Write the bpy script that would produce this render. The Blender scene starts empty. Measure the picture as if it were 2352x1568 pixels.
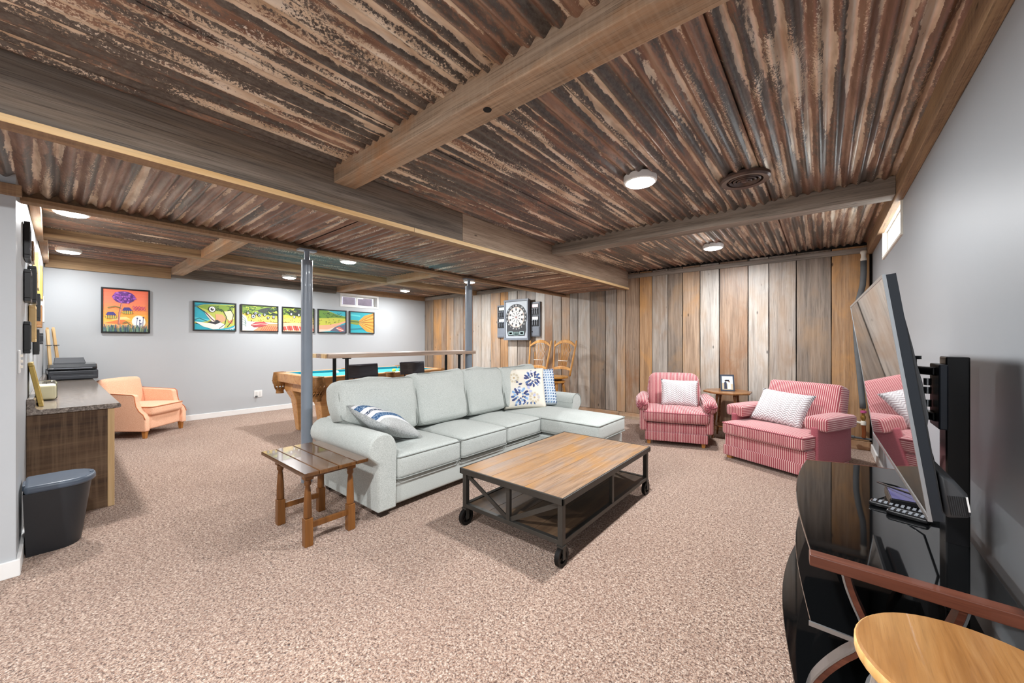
import bpy, math, random
from mathutils import Vector, Matrix
random.seed(7)
S = bpy.context.scene
COL = S.collection
PI = math.pi

# ------------------------------------------------------------------ camera, world, exposure
TH = math.atan2(1890 - 1176, 868.0)
cam_data = bpy.data.cameras.new('camera')
cam_data.sensor_width = 36.0
cam_data.lens = 868.0 / 2352 * 36
cam_data.shift_y = (785 - 784) / 2352
cam_data.clip_start = 0.03
cam = bpy.data.objects.new('camera', cam_data)
cam.location = (0, 0, 1.2)
cam.rotation_euler = (PI / 2, 0, TH)
COL.objects.link(cam)
S.camera = cam

world = bpy.data.worlds.new('world')
S.world = world
world.use_nodes = True
bg = world.node_tree.nodes['Background']
bg.inputs[0].default_value = (0.93, 0.97, 1.0, 1)
bg.inputs[1].default_value = 11.0

S.view_settings.view_transform = 'Standard'
S.view_settings.look = 'None'
S.view_settings.gamma = 1.0
S.view_settings.use_curve_mapping = False
S.view_settings.exposure = 0.0
LAMP_W = 56.0      # watts of each ceiling can in the sitting area
LAMP_FAR = 43.0    # cans of the games end, lowered to keep that end from overexposing
LAMP_FILL = 115.0   # unseen can added behind the camera as fill
LENS_E = 40.0

# ------------------------------------------------------------------ mesh helpers
def lin(c):
    return c / 12.92 if c <= 0.04045 else ((c + 0.055) / 1.055) ** 2.4
def C(h):
    h = h.lstrip('#')
    return tuple(lin(int(h[i:i + 2], 16) / 255) for i in (0, 2, 4)) + (1.0,)

class MB:
    def __init__(s):
        s.v = []; s.f = []; s.c = []; s.col = (1, 1, 1, 1); s.mi = []; s.cur = 0
    def face(s, ids):
        s.f.append(tuple(ids)); s.c.append(s.col); s.mi.append(s.cur)
    def add(s, pts):
        k = len(s.v); s.v.extend([tuple(p) for p in pts]); return k
    def box(s, x0, x1, y0, y1, z0, z1):
        k = s.add([(x0, y0, z0), (x1, y0, z0), (x1, y1, z0), (x0, y1, z0), (x0, y0, z1), (x1, y0, z1), (x1, y1, z1), (x0, y1, z1)])
        for q in ((3, 2, 1, 0), (4, 5, 6, 7), (0, 1, 5, 4), (1, 2, 6, 5), (2, 3, 7, 6), (3, 0, 4, 7)):
            s.face([k + i for i in q])
        return s
    def obox(s, c, size, R=None):
        m = MB(); a, b, d = [q / 2 for q in size]; m.box(-a, a, -b, b, -d, d)
        s.merge(m, R, c); return s
    def merge(s, m, R=None, c=(0, 0, 0)):
        R = R or Matrix.Identity(3); c = Vector(c)
        k = s.add([R @ Vector(p) + c for p in m.v])
        for f, col, mi in zip(m.f, m.c, m.mi):
            s.f.append(tuple(k + i for i in f)); s.c.append(col); s.mi.append(mi)
        return s
    def bar(s, p0, p1, w, h, up=(0, 0, 1)):
        p0 = Vector(p0); p1 = Vector(p1); d = p1 - p0; L = d.length; d.normalize()
        side = d.cross(Vector(up))
        if side.length < 1e-4: side = d.cross(Vector((1, 0, 0)))
        side.normalize(); u = side.cross(d)
        return s.obox((p0 + p1) / 2, (L, w, h), Matrix((d, side, u)).transposed())
    def tube(s, pts, r, n=10, closed=False, caps=True):
        P = [Vector(p) for p in pts]; m = len(P)
        rr = r if isinstance(r, (list, tuple)) else [r] * m
        nrm = None; rings = []
        for i in range(m):
            if closed: t = P[(i + 1) % m] - P[i - 1]
            else: t = P[min(i + 1, m - 1)] - P[max(i - 1, 0)]
            t.normalize()
            if nrm is None:
                nrm = t.cross(Vector((0, 0, 1)))
                if nrm.length < 1e-3: nrm = t.cross(Vector((1, 0, 0)))
            nrm = nrm - t * nrm.dot(t); nrm.normalize(); b = t.cross(nrm)
            rings.append(s.add([P[i] + (nrm * math.cos(2 * PI * j / n) + b * math.sin(2 * PI * j / n)) * rr[i] for j in range(n)]))
        for i in range(m if closed else m - 1):
            a = rings[i]; b2 = rings[(i + 1) % m]
            for j in range(n):
                s.face((a + j, a + (j + 1) % n, b2 + (j + 1) % n, b2 + j))
        if caps and not closed:
            s.face([rings[0] + j for j in range(n)][::-1]); s.face([rings[-1] + j for j in range(n)])
        return s
    def cyl(s, p0, p1, r0, r1=None, n=16):
        return s.tube([p0, p1], [r0, r0 if r1 is None else r1], n)
    def lathe(s, prof, c=(0, 0, 0), n=24, sx=1.0, sy=1.0, R=None):
        R = R or Matrix.Identity(3); c = Vector(c); rings = []
        for r, z in prof:
            rings.append(s.add([R @ Vector((r * sx * math.cos(2 * PI * j / n), r * sy * math.sin(2 * PI * j / n), z)) + c for j in range(n)]))
        for a, b in zip(rings, rings[1:]):
            for j in range(n): s.face((a + j, a + (j + 1) % n, b + (j + 1) % n, b + j))
        s.face([rings[0] + j for j in range(n)][::-1]); s.face([rings[-1] + j for j in range(n)])
        return s
    def loft(s, secs):   # rectangular sections (cx, cy, sx, sy, z)
        rings = []
        for cx, cy, a, b, z in secs:
            rings.append(s.add([(cx - a / 2, cy - b / 2, z), (cx + a / 2, cy - b / 2, z), (cx + a / 2, cy + b / 2, z), (cx - a / 2, cy + b / 2, z)]))
        for a, b in zip(rings, rings[1:]):
            for j in range(4): s.face((a + j, a + (j + 1) % 4, b + (j + 1) % 4, b + j))
        s.face([rings[0] + j for j in range(4)][::-1]); s.face([rings[-1] + j for j in range(4)])
        return s
    def prism(s, poly, fa, fb):
        n = len(poly); a = s.add([fa(*p) for p in poly]); b = s.add([fb(*p) for p in poly])
        s.face([a + j for j in range(n)][::-1]); s.face([b + j for j in range(n)])
        for j in range(n): s.face((a + j, a + (j + 1) % n, b + (j + 1) % n, b + j))
        return s
    def rbox(s, c, size, r, crown=0.0, crown_side=0.0, k=5, fn=None, R=None):
        """rounded, slightly crowned cushion box"""
        R = R or Matrix.Identity(3); c = Vector(c)
        h = [q / 2 for q in size]; ax = []
        for q in h:
            e = [-q, -q + r * 0.3, -q + r * 0.65]
            inner = [-(q - r) + 2 * (q - r) * i / k for i in range(k + 1)]
            ax.append(e + inner + [-t for t in e[::-1]])
        idx = {}
        def vid(x, y, z):
            key = (round(x, 5), round(y, 5), round(z, 5))
            if key not in idx:
                q = Vector((x, y, z)); inn = Vector([max(-(h[i] - r), min(h[i] - r, q[i])) for i in range(3)])
                d = q - inn
                p = inn + (d.normalized() * r if d.length > 1e-9 else d)
                u, v, w = x / h[0], y / h[1], z / h[2]
                p.z += crown * (1 - u * u) * (1 - v * v) * w
                p.x += crown_side * (1 - v * v) * (1 - w * w) * u
                p.y += crown_side * (1 - u * u) * (1 - w * w) * v
                if fn: p = Vector(fn(p, u, v, w))
                idx[key] = s.add([R @ p + c])
            return idx[key]
        for a, b, d in ((0, 1, 2), (1, 2, 0), (2, 0, 1)):
            for sg in (-1, 1):
                A = ax[a]; B = ax[b]
                for i in range(len(A) - 1):
                    for j in range(len(B) - 1):
                        q = []
                        for (ii, jj) in ((i, j), (i + 1, j), (i + 1, j + 1), (i, j + 1)):
                            p = [0, 0, 0]; p[a] = A[ii]; p[b] = B[jj]; p[d] = sg * h[d]; q.append(vid(*p))
                        s.face(q if sg > 0 else q[::-1])
        return s
    def pillow(s, c, w, h, t, R, n=16, pinch=0.07):
        c = Vector(c); g = {}
        for sg in (1, -1):
            for i in range(n + 1):
                for j in range(n + 1):
                    u = -1 + 2 * i / n; v = -1 + 2 * j / n
                    edge = i in (0, n) or j in (0, n)
                    if edge and sg < 0: g[(sg, i, j)] = g[(1, i, j)]; continue
                    x = u * (1 - pinch * (1 - v * v)) * w / 2; y = v * (1 - pinch * (1 - u * u)) * h / 2
                    z = sg * t / 2 * (max(0, (1 - u ** 2)) * max(0, (1 - v ** 2))) ** 0.45
                    z += 0.006 * math.sin(5 * u + 3 * v) * (1 - u * u) * (1 - v * v)
                    g[(sg, i, j)] = s.add([R @ Vector((x, y, z)) + c])
            for i in range(n):
                for j in range(n):
                    q = [g[(sg, i, j)], g[(sg, i + 1, j)], g[(sg, i + 1, j + 1)], g[(sg, i, j + 1)]]
                    s.face(q if sg > 0 else q[::-1])
        return s

WM = {}
def _place(o, parent, space):
    if parent is not None:
        o.parent = parent
        if space == 'w':
            o.matrix_parent_inverse = WM[parent.name].inverted(); WM[o.name] = Matrix.Identity(4)
        else:
            WM[o.name] = WM[parent.name].copy()
def obj(name, mb, mat, parent=None, space='w', smooth=False, bevel=0, kind=None, label=None, cat=None, group=None, seg=2, weld=False):
    me = bpy.data.meshes.new(name)
    v = mb.v; loc = None
    if parent is None:
        xs = [p[0] for p in v]; ys = [p[1] for p in v]; zs = [p[2] for p in v]
        loc = Vector(((min(xs) + max(xs)) / 2, (min(ys) + max(ys)) / 2, min(zs)))
        v = [tuple(Vector(p) - loc) for p in v]
    me.from_pydata(v, [], mb.f); me.update()
    mats = mat if isinstance(mat, (list, tuple)) else [mat]
    for m in mats: me.materials.append(m)
    if len(mats) > 1: me.polygons.foreach_set('material_index', mb.mi)
    if any(c != (1, 1, 1, 1) for c in mb.c):
        at = me.color_attributes.new('paint', 'FLOAT_COLOR', 'CORNER'); k = 0
        buf = []
        for poly, c in zip(me.polygons, mb.c): buf.extend(list(c) * poly.loop_total)
        at.data.foreach_set('color', buf)
    if smooth:
        me.polygons.foreach_set('use_smooth', [True] * len(me.polygons))
        if smooth == 'auto':
            try: me.set_sharp_from_angle(angle=math.radians(38))
            except Exception: pass
    o = bpy.data.objects.new(name, me); COL.objects.link(o)
    if loc is not None: o.location = loc; WM[o.name] = Matrix.Translation(loc)
    _place(o, parent, space)
    if bevel:
        b = o.modifiers.new('bevel', 'BEVEL'); b.width = bevel; b.segments = seg; b.limit_method = 'ANGLE'; b.angle_limit = math.radians(40)
        b.use_clamp_overlap = True
    tag(o, label, cat, group, kind)
    return o
def tag(o, label=None, cat=None, group=None, kind=None):
    if label: o['label'] = label
    if cat: o['category'] = cat
    if group: o['group'] = group
    if kind: o['kind'] = kind
    return o
def thing(name, label, cat, loc=(0, 0, 0), rz=0.0, group=None):
    o = bpy.data.objects.new(name, None); COL.objects.link(o)
    o.empty_display_size = 0.1; o.location = loc; o.rotation_euler = (0, 0, rz)
    WM[o.name] = Matrix.Translation(Vector(loc)) @ Matrix.Rotation(rz, 4, 'Z')
    return tag(o, label, cat, group)
def copy_tree(o, parent=None):
    c = o.copy(); COL.objects.link(c)
    if parent is not None: c.parent = parent
    for ch in list(o.children): copy_tree(ch, c)
    return c
def rot(ax, a): return Matrix.Rotation(a, 3, ax)

# ------------------------------------------------------------------ material helpers
class T:
    def __init__(s, name):
        s.m = bpy.data.materials.new(name); s.m.use_nodes = True
        s.t = s.m.node_tree; s.t.nodes.clear()
        s.out = s.t.nodes.new('ShaderNodeOutputMaterial')
        s.b = s.t.nodes.new('ShaderNodeBsdfPrincipled')
        s.t.links.new(s.b.outputs[0], s.out.inputs[0])
    def n(s, typ, ins=None, **at):
        nd = s.t.nodes.new('ShaderNode' + typ)
        for k, v in at.items(): setattr(nd, k, v)
        for k, v in (ins or {}).items(): s.put(nd.inputs[k], v)
        return nd
    def put(s, sock, v):
        if isinstance(v, bpy.types.NodeSocket): s.t.links.new(v, sock)
        else: sock.default_value = v
    def set(s, **kw):
        nm = dict(color='Base Color', rough='Roughness', metal='Metallic', spec='Specular IOR Level', coat='Coat Weight', coatr='Coat Roughness',
                  normal='Normal', sheen='Sheen Weight', trans='Transmission Weight', ior='IOR', emit='Emission Color', emits='Emission Strength')
        for k, v in kw.items(): s.put(s.b.inputs[nm[k]], v)
        return s
    def co(s, kind='Object', scale=(1, 1, 1), rnd=True):
        v = s.n('NewGeometry').outputs['Position'] if kind == 'Pos' else s.n('TexCoord').outputs['Object']
        if rnd and kind != 'Pos':
            r = s.n('ObjectInfo').outputs['Random']
            off = s.n('Math', {0: r, 1: 37.0}, operation='MULTIPLY').outputs[0]
            v = s.n('VectorMath', {0: v, 1: off}, operation='ADD').outputs[0]
        return s.n('VectorMath', {0: v, 1: scale}, operation='MULTIPLY').outputs[0]
    def noise(s, vec, scale=1.0, detail=4.0, rough=0.6, dist=0.0):
        return s.n('TexNoise', {'Vector': vec, 'Scale': scale, 'Detail': detail, 'Roughness': rough, 'Distortion': dist}).outputs[0]
    def ramp(s, fac, stops, interp='LINEAR'):
        nd = s.n('ValToRGB', {0: fac}); r = nd.color_ramp; r.interpolation = interp
        r.elements.remove(r.elements[1]); r.elements[0].position = stops[0][0]
        for q, (p, c) in enumerate(stops):
            e = r.elements[0] if q == 0 else r.elements.new(p)
            e.color = c if not isinstance(c, (int, float)) else (c, c, c, 1)
        return nd.outputs[0]
    def mix(s, fac, a, b, mode='MIX'):
        nd = s.n('Mix', data_type='RGBA', blend_type=mode)
        s.put(nd.inputs[0], fac); s.put(nd.inputs[6], a); s.put(nd.inputs[7], b)
        return nd.outputs[2]
    def math(s, op, a, b=0.0, c=None):
        d = {0: a, 1: b}
        if c is not None: d[2] = c
        return s.n('Math', d, operation=op).outputs[0]
    def bump(s, h, strength=0.3, dist=0.01):
        s.put(s.b.inputs['Normal'], s.n('Bump', {'Height': h, 'Strength': strength, 'Distance': dist}).outputs[0]); return s

def plain(name, col, rough=0.5, metal=0.0, spec=0.5, var=0.12, scale=6.0, bump=0.0, bscale=150, coat=0.0):
    t = T(name); v = t.co()
    n = t.noise(v, scale, 3)
    k = 1 - var
    a = tuple(c * k for c in col[:3]) + (1,); b = tuple(min(1, c * (1 + var)) for c in col[:3]) + (1,)
    t.set(color=t.ramp(n, [(0.3, a), (0.7, b)]), rough=rough, metal=metal, spec=spec, coat=coat)
    if bump: t.bump(t.noise(v, bscale, 2), bump, 0.002)
    return t.m
def wood(name, cols, axis=2, fine=38.0, along=1.4, rough=0.55, bump=0.35, spec=0.35, knots=True, coat=0.0, saw=0.0, stain=None, amount=0.55, grain=None):
    if grain is None: grain = 0.55 if knots else 0.18
    t = T(name); sc = [fine] * 3; sc[axis] = along
    v = t.co(scale=tuple(sc)); n1 = t.noise(v, 1.0, 5, 0.62, 0.6)
    sc2 = [fine * 0.22] * 3; sc2[axis] = along * 0.55
    n2 = t.noise(t.co(scale=tuple(sc2)), 1.0, 3, 0.55, 0.3)
    scf = [fine * 5.0] * 3; scf[axis] = along * 2.2
    nf = t.noise(t.co(scale=tuple(scf)), 1.0, 3, 0.7, 0.3)
    c1 = t.ramp(n1, [(0.30, cols[0]), (0.50, cols[1]), (0.70, cols[2])])
    c2 = t.ramp(n2, [(0.32, cols[0]), (0.5, cols[1]), (0.68, cols[3] if len(cols) > 3 else cols[2])])
    col = t.mix(0.5, c1, c2)
    col = t.mix(t.ramp(nf, [(0.36, grain), (0.48, 0.0)]), col, tuple(c * 0.55 for c in cols[0][:3]) + (1,))
    if stain:
        ss = [3.6] * 3; ss[axis] = 1.5
        ns = t.noise(t.co(scale=tuple(ss)), 1.0, 5, 0.62, 0.8)
        col = t.mix(t.math('MULTIPLY', t.ramp(ns, [(0.46, 0.0), (0.66, 1.0)]), amount), col, stain)
    if knots:
        sc3 = [7.0] * 3; sc3[axis] = 2.6
        vo = t.n('TexVoronoi', {'Vector': t.co(scale=tuple(sc3)), 'Scale': 1.0}, feature='F1').outputs['Distance']
        k = t.ramp(vo, [(0.035, 1.0), (0.075, 0.0)])
        col = t.mix(t.math('MULTIPLY', k, 0.85), col, tuple(c * 0.22 for c in cols[0][:3]) + (1,))
    if saw:
        sc4 = [3.0] * 3; sc4[axis] = 70.0
        n4 = t.noise(t.co(scale=tuple(sc4)), 1.0, 2, 0.5)
        col = t.mix(t.math('MULTIPLY', t.ramp(n4, [(0.45, 0), (0.62, 1)]), saw), col, cols[2])
    t.set(color=col, rough=t.ramp(n1, [(0.3, rough * 0.85), (0.7, min(1, rough * 1.15))]), spec=spec, coat=coat)
    return t.bump(t.math('ADD', n1, t.math('MULTIPLY', nf, 0.5)), bump, 0.004).m
def fabric(name, a, b, scale=260, rough=0.95, bump=0.25, sheen=0.15):
    t = T(name); v = t.co()
    n = t.noise(v, scale, 2, 0.7); n2 = t.noise(v, 4.0, 2)
    col = t.mix(t.ramp(n2, [(0.3, 0.0), (0.7, 0.18)]), t.ramp(n, [(0.36, a), (0.64, b)]), a)
    t.set(color=col, rough=rough, spec=0.15, sheen=sheen)
    return t.bump(n, bump, 0.002).m

# corrugated iron with old peeling paint; run = direction of the flutes
PITCH = .068
def iron(name, run, broad=0.60, line=0.47, dark=0.47, pale=0.0, shine=0.2):
    t = T(name)
    def sc(cross, along): return (along, cross, 4.0) if run == 'x' else (cross, along, 4.0)
    pos = t.co('Pos')
    def pv(cross, along, off):
        v = t.n('VectorMath', {0: pos, 1: (off, off * 0.7, 0)}, operation='ADD').outputs[0]
        return t.n('VectorMath', {0: v, 1: sc(cross, along)}, operation='MULTIPLY').outputs[0]
    cr = t.n('SeparateXYZ', {0: pos}).outputs[1 if run == 'x' else 0]
    ph = t.math('ADD', t.math('MULTIPLY', cr, 2 * PI / PITCH), t.math('MULTIPLY', t.noise(pv(3, 5, 2.0), 1.0, 2), 1.6))
    fine = t.noise(pv(95, 30, 5.0), 1.0, 5, 0.78)
    fsub = t.math('SUBTRACT', fine, 0.5)
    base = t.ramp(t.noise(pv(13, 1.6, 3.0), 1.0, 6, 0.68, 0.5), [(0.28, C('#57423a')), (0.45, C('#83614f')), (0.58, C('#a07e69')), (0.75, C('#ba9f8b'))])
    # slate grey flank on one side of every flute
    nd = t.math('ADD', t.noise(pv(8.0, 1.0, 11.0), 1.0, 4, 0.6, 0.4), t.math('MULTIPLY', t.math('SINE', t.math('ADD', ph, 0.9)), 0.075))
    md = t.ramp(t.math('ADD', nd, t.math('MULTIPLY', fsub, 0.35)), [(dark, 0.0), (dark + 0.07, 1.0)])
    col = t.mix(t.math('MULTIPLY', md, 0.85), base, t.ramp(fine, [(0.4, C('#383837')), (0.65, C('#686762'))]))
    # paint left along the flutes
    tcol = t.ramp(t.noise(pv(24, 4, 31.0), 1.0, 3), [(0.35, C('#c4a98c')), (0.55, C('#efdcc4')), (0.75, C('#faf0e2'))])
    ln = t.math('ADD', t.noise(pv(14.7, 0.9, 41.0), 1.0, 3, 0.55), t.math('MULTIPLY', t.math('SINE', t.math('SUBTRACT', ph, 0.7)), 0.13))
    ml = t.ramp(t.math('ADD', ln, t.math('MULTIPLY', fsub, 0.30)), [(line + 0.10, 0.0), (line + 0.125, 1.0)])
    br = t.math('ADD', t.noise(pv(5.5, 0.7, 23.0), 1.0, 5, 0.6, 0.6), t.math('MULTIPLY', t.math('SINE', t.math('ADD', ph, 2.4)), 0.045))
    f2 = t.noise(pv(150, 80, 9.0), 1.0, 4, 0.8)
    mbr = t.ramp(t.math('ADD', br, t.math('MULTIPLY', t.math('SUBTRACT', f2, 0.5), 0.55)), [(broad, 0.0), (broad + 0.03, 1.0)])
    mt = t.math('MAXIMUM', ml, mbr)
    col = t.mix(t.math('MULTIPLY', mt, 0.94), col, tcol)
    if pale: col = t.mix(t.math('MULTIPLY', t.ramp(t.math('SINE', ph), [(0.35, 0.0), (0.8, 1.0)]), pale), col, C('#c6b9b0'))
    t.set(color=col, rough=t.ramp(fine, [(0.3, 0.26), (0.7, 0.46)]), metal=shine, spec=0.7)
    t.bump(t.math('ADD', fine, mt), 0.22, 0.003)
    return t.m

def paint_mat(name, rough=0.5, coat=0.0):
    t = T(name); a = t.n('VertexColor', layer_name='paint').outputs[0]
    n = t.noise(t.co(rnd=False), 90, 3)
    t.set(color=t.mix(0.38, t.mix(t.math('MULTIPLY', n, 0.12), a, (0.9, 0.9, 0.9, 1)), t.mix(1.0, a, a, 'MULTIPLY')), rough=rough, coat=coat, spec=0.3)
    return t.m

G = {}
# weathered barn boards (vertical planks of the far wall)
G['pl_grey'] = wood('plank_grey', [C('#6a6058'), C('#a0968c'), C('#c2bab1'), C('#ad9c89')], 2, stain=C('#94765a'), rough=0.42, spec=0.5)
G['pl_dark'] = wood('plank_dark', [C('#554a41'), C('#85776a'), C('#a7998c'), C('#97806a')], 2, stain=C('#9c7d5c'), rough=0.42, spec=0.5)
G['pl_brown'] = wood('plank_brown', [C('#6b5645'), C('#9c826b'), C('#b8a18b'), C('#96887b')], 2, stain=C('#8a5f3c'), amount=.7, rough=0.42, spec=0.5)
G['pl_tan'] = wood('plank_tan', [C('#7b6552'), C('#ad937b'), C('#c9b49f'), C('#a89b8f')], 2, stain=C('#b58a5c'), amount=.7, rough=0.42, spec=0.5)
G['pl_orange'] = wood('plank_orange', [C('#7c5d40'), C('#ab8560'), C('#c6a684'), C('#a07c59')], 2, stain=C('#c08c50'), amount=.75, rough=0.42, spec=0.5)
G['pl_light'] = wood('plank_light', [C('#8a827a'), C('#bab3aa'), C('#d6d0c8'), C('#b2a392')], 2, stain=C('#a89078'), rough=0.42, spec=0.5)
G['trim_grey_x'] = wood('trim_grey_x', [C('#5b544d'), C('#8f867c'), C('#b3a99f')], 0, rough=0.7)
G['trim_grey_y'] = wood('trim_grey_y', [C('#3f3832'), C('#6b6259'), C('#8e857a')], 1, rough=0.7)
G['soffit_dark'] = wood('soffit_board_dark', [C('#4a433c'), C('#7b7167'), C('#a0968b'), C('#8b7660')], 1, rough=0.75)
G['soffit_tan'] = wood('soffit_board_tan', [C('#7a6656'), C('#a8937f'), C('#c2ae9a')], 1, rough=0.75)
G['beam_x'] = wood('beam_wood_x', [C('#76624f'), C('#ad947b'), C('#ccb59c'), C('#b9a997')], 0, rough=0.7, saw=0.15, stain=C('#b58050'), amount=.7)
G['beam_grey'] = wood('beam_wood_grey', [C('#5d544b'), C('#918579'), C('#b2a699')], 0, rough=0.75)
G['beam_y'] = wood('beam_wood_y', [C('#735b44'), C('#a58766'), C('#c4a680')], 1, rough=0.7)
G['trim_brown_y'] = wood('trim_brown_y', [C('#67523f'), C('#99795c'), C('#b99b77')], 1, rough=0.7, saw=0.2)
G['pine'] = wood('raw_pine_edge', [C('#d3a86f'), C('#ecca95'), C('#f5dfb4')], 1, knots=False, bump=0.15)
G['pine_z'] = wood('raw_pine_edge_z', [C('#c09a66'), C('#d7b586'), C('#e5cda2')], 2, knots=False, bump=0.1)
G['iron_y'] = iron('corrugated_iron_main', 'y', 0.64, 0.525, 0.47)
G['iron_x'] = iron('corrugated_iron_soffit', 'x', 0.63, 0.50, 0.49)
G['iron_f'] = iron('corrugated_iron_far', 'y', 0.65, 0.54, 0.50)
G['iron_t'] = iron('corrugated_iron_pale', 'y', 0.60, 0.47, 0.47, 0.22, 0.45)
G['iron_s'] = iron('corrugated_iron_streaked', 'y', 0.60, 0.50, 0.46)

def carpet():
    t = T('carpet'); v = t.co('Pos')
    n = t.noise(v, 125, 2, 0.6, 0.6); n1 = t.noise(v, 55, 3, 0.7, 0.3)
    n2 = t.noise(v, 1.7, 4, 0.6); n3 = t.noise(v, 7.0, 3, 0.6)
    c = t.ramp(t.math('MULTIPLY_ADD', n, 0.65, t.math('MULTIPLY', n1, 0.35)), [(0.38, C('#503a2f')), (0.45, C('#957665')), (0.53, C('#bda18d')), (0.62, C('#e2cdbd'))])
    m = t.ramp(t.math('MULTIPLY_ADD', n2, 0.6, t.math('MULTIPLY', n3, 0.4)), [(0.38, 0.0), (0.62, 1.0)])
    c = t.mix(t.math('MULTIPLY', m, 0.25), c, C('#8f6f5e'))
    t.set(color=c, rough=1.0, spec=0.05, sheen=0.2)
    t.bump(t.math('ADD', n, t.math('MULTIPLY', n1, 0.8)), 0.9, 0.02)
    return t.m
G['carpet'] = carpet()
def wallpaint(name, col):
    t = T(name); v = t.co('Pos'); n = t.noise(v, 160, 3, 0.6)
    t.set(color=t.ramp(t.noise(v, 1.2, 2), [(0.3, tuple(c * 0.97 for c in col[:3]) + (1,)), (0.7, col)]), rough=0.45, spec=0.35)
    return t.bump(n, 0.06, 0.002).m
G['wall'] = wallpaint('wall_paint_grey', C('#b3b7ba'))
G['wall_shaded'] = wallpaint('wall_paint_shaded', C('#969a9e'))  # same grey paint, darkened for the weaker light on this wall
G['white'] = plain('white_trim_paint', C('#e6e6e4'), 0.4, var=0.03)
G['cream'] = plain('window_frame_cream', C('#e3ddd0'), 0.5, var=0.06)
G['dark'] = plain('dark_backing', C('#171412'), 0.9)
G['pole'] = plain('pole_blue_grey_paint', C('#7d8894'), 0.28, var=0.05, coat=0.3)

# ------------------------------------------------------------------ the setting
YP, XT, XL, ZC, YB = 5.75, 0.42, -7.45, 2.29, -2.6
XS0, XS1, ZS = -3.52, -2.35, 2.03         # soffit

fl = MB().box(XL - .3, XT + .3, YB - .2, YP + .3, -0.06, 0.0)
obj('floor', fl, G['carpet'], kind='structure', label='mottled beige brown cut pile carpet covering the floor')

# right wall (tv wall) with a window opening
wy0, wy1, wz0, wz1 = 3.66, 4.70, 1.93, 2.19
m = MB()
m.box(XT, XT + .07, YB, wy0, 0, 2.4).box(XT, XT + .07, wy1, YP + .2, 0, 2.4).box(XT, XT + .07, wy0, wy1, 0, wz0).box(XT, XT + .07, wy0, wy1, wz1, 2.4)
obj('wall_right', m, G['wall_shaded'], kind='structure', label='grey painted wall behind the television')
# left wall with pictures and a small window
vy0, vy1, vz0, vz1 = 3.68, 4.46, 1.94, 2.18
m = MB()
m.box(XL - .2, XL, -.4, vy0, 0, 2.4).box(XL - .2, XL, vy1, YP + .2, 0, 2.4).box(XL - .2, XL, vy0, vy1, 0, vz0).box(XL - .2, XL, vy0, vy1, vz1, 2.4)
obj('wall_left', m, G['wall'], kind='structure', label='pale grey painted wall hung with paintings')
# block of wall on the near left; its long face carries the small frames
m = MB().prism([(XL - .2, YB), (-3.2, YB), (-3.2, -.12), (XL - .2, -.068)], lambda a, b: (a, b, 0), lambda a, b: (a, b, 2.4))
obj('wall_near', m, G['wall'], kind='structure', label='pale grey wall behind the counter')
obj('wall_back', MB().box(-3.2, XT + .2, YB - .2, YB, 0, 2.4), G['wall'], kind='structure')

# far wall of vertical barn boards
wf = obj('wall_far', MB().box(XL - .2, XT + .2, YP, YP + .2, 0, 2.4), G['dark'], kind='structure', label='wall clad in weathered vertical barn boards')
F2 = (-math.sin(TH), math.cos(TH)); R2 = (math.cos(TH), math.sin(TH))
def at_plank(px):
    a = (px - 1176) / 868.0
    return YP * (F2[0] + a * R2[0]) / (F2[1] + a * R2[1])
PX = [(976, 'dark'), (997, 'orange'), (1016, 'brown'), (1027, 'tan'), (1044, 'grey'), (1066, 'brown'), (1088, 'light'), (1107, 'light'), (1129, 'tan'), (1151, 'orange'),
      (1169, 'light'), (1190, 'grey'), (1210, 'dark'), (1231, 'light'), (1253, 'brown'), (1271, 'grey'), (1291, 'tan'), (1310, 'grey'), (1329, 'light'), (1357, 'dark'), (1392, 'grey'),
      (1418, 'tan'), (1438, 'brown'), (1470, 'orange'), (1499, 'grey'), (1535, 'dark'), (1569, 'tan'), (1609, 'light'), (1653, 'brown'), (1719, 'light'),
      (1766.5, 'grey'), (1829, 'dark'), (1909, 'orange'), (1998, None)]
rng = random.Random(3)
for (a, kind), (b, _) in zip(PX, PX[1:]):
    x0, x1 = at_plank(a) + .003, at_plank(b) - .003
    if a == 976: x0 = XL + .004
    top = 2.27
    if kind in ('tan', 'brown') and rng.random() < .5: kind = kind
    d = 0.020 + rng.random() * .010
    rows = 7; L = []; Rr = []
    for i in range(rows):
        z = .10 + (top - .10) * i / (rows - 1)
        L.append((x0 + rng.uniform(0, .005), z)); Rr.append((x1 - rng.uniform(0, .005), z))
    poly = L[::-1] + Rr
    m = MB().prism(poly, lambda p, z: (p, YP - .001, z), lambda p, z, d=d: (p, YP - d, z))
    # flip winding-neutral; origin at world zero, the material offsets each board by its own random number
    obj('plank', m, G['pl_' + kind], wf)
obj('base_plank', MB().box(-2.5, XT - .005, YP - .034, YP - .001, 0.0, .095), G['trim_brown_x'] if 'trim_brown_x' in G else G['beam_x'], wf, bevel=.003)
obj('base_plank', MB().box(XL + .005, -2.505, YP - .034, YP - .001, 0.0, .095), G['beam_x'], wf, bevel=.003)

# baseboards
obj('baseboard_left', MB().box(XL, XL + .015, -.05, YP - .04, 0, .085), G['white'], kind='structure', bevel=.004)
obj('baseboard_right', MB().box(XT - .015, XT, YB, YP - .04, 0, .085), G['white'], kind='structure', bevel=.004)
m = MB().prism([(-3.2, YB), (-3.185, YB), (-3.185, -.105), (-4.02, -.095), (-4.02, -.11), (-3.2, -.12)], lambda a, b: (a, b, 0), lambda a, b: (a, b, .085))
obj('baseboard_near', m, G['white'], kind='structure', bevel=.003)

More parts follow.
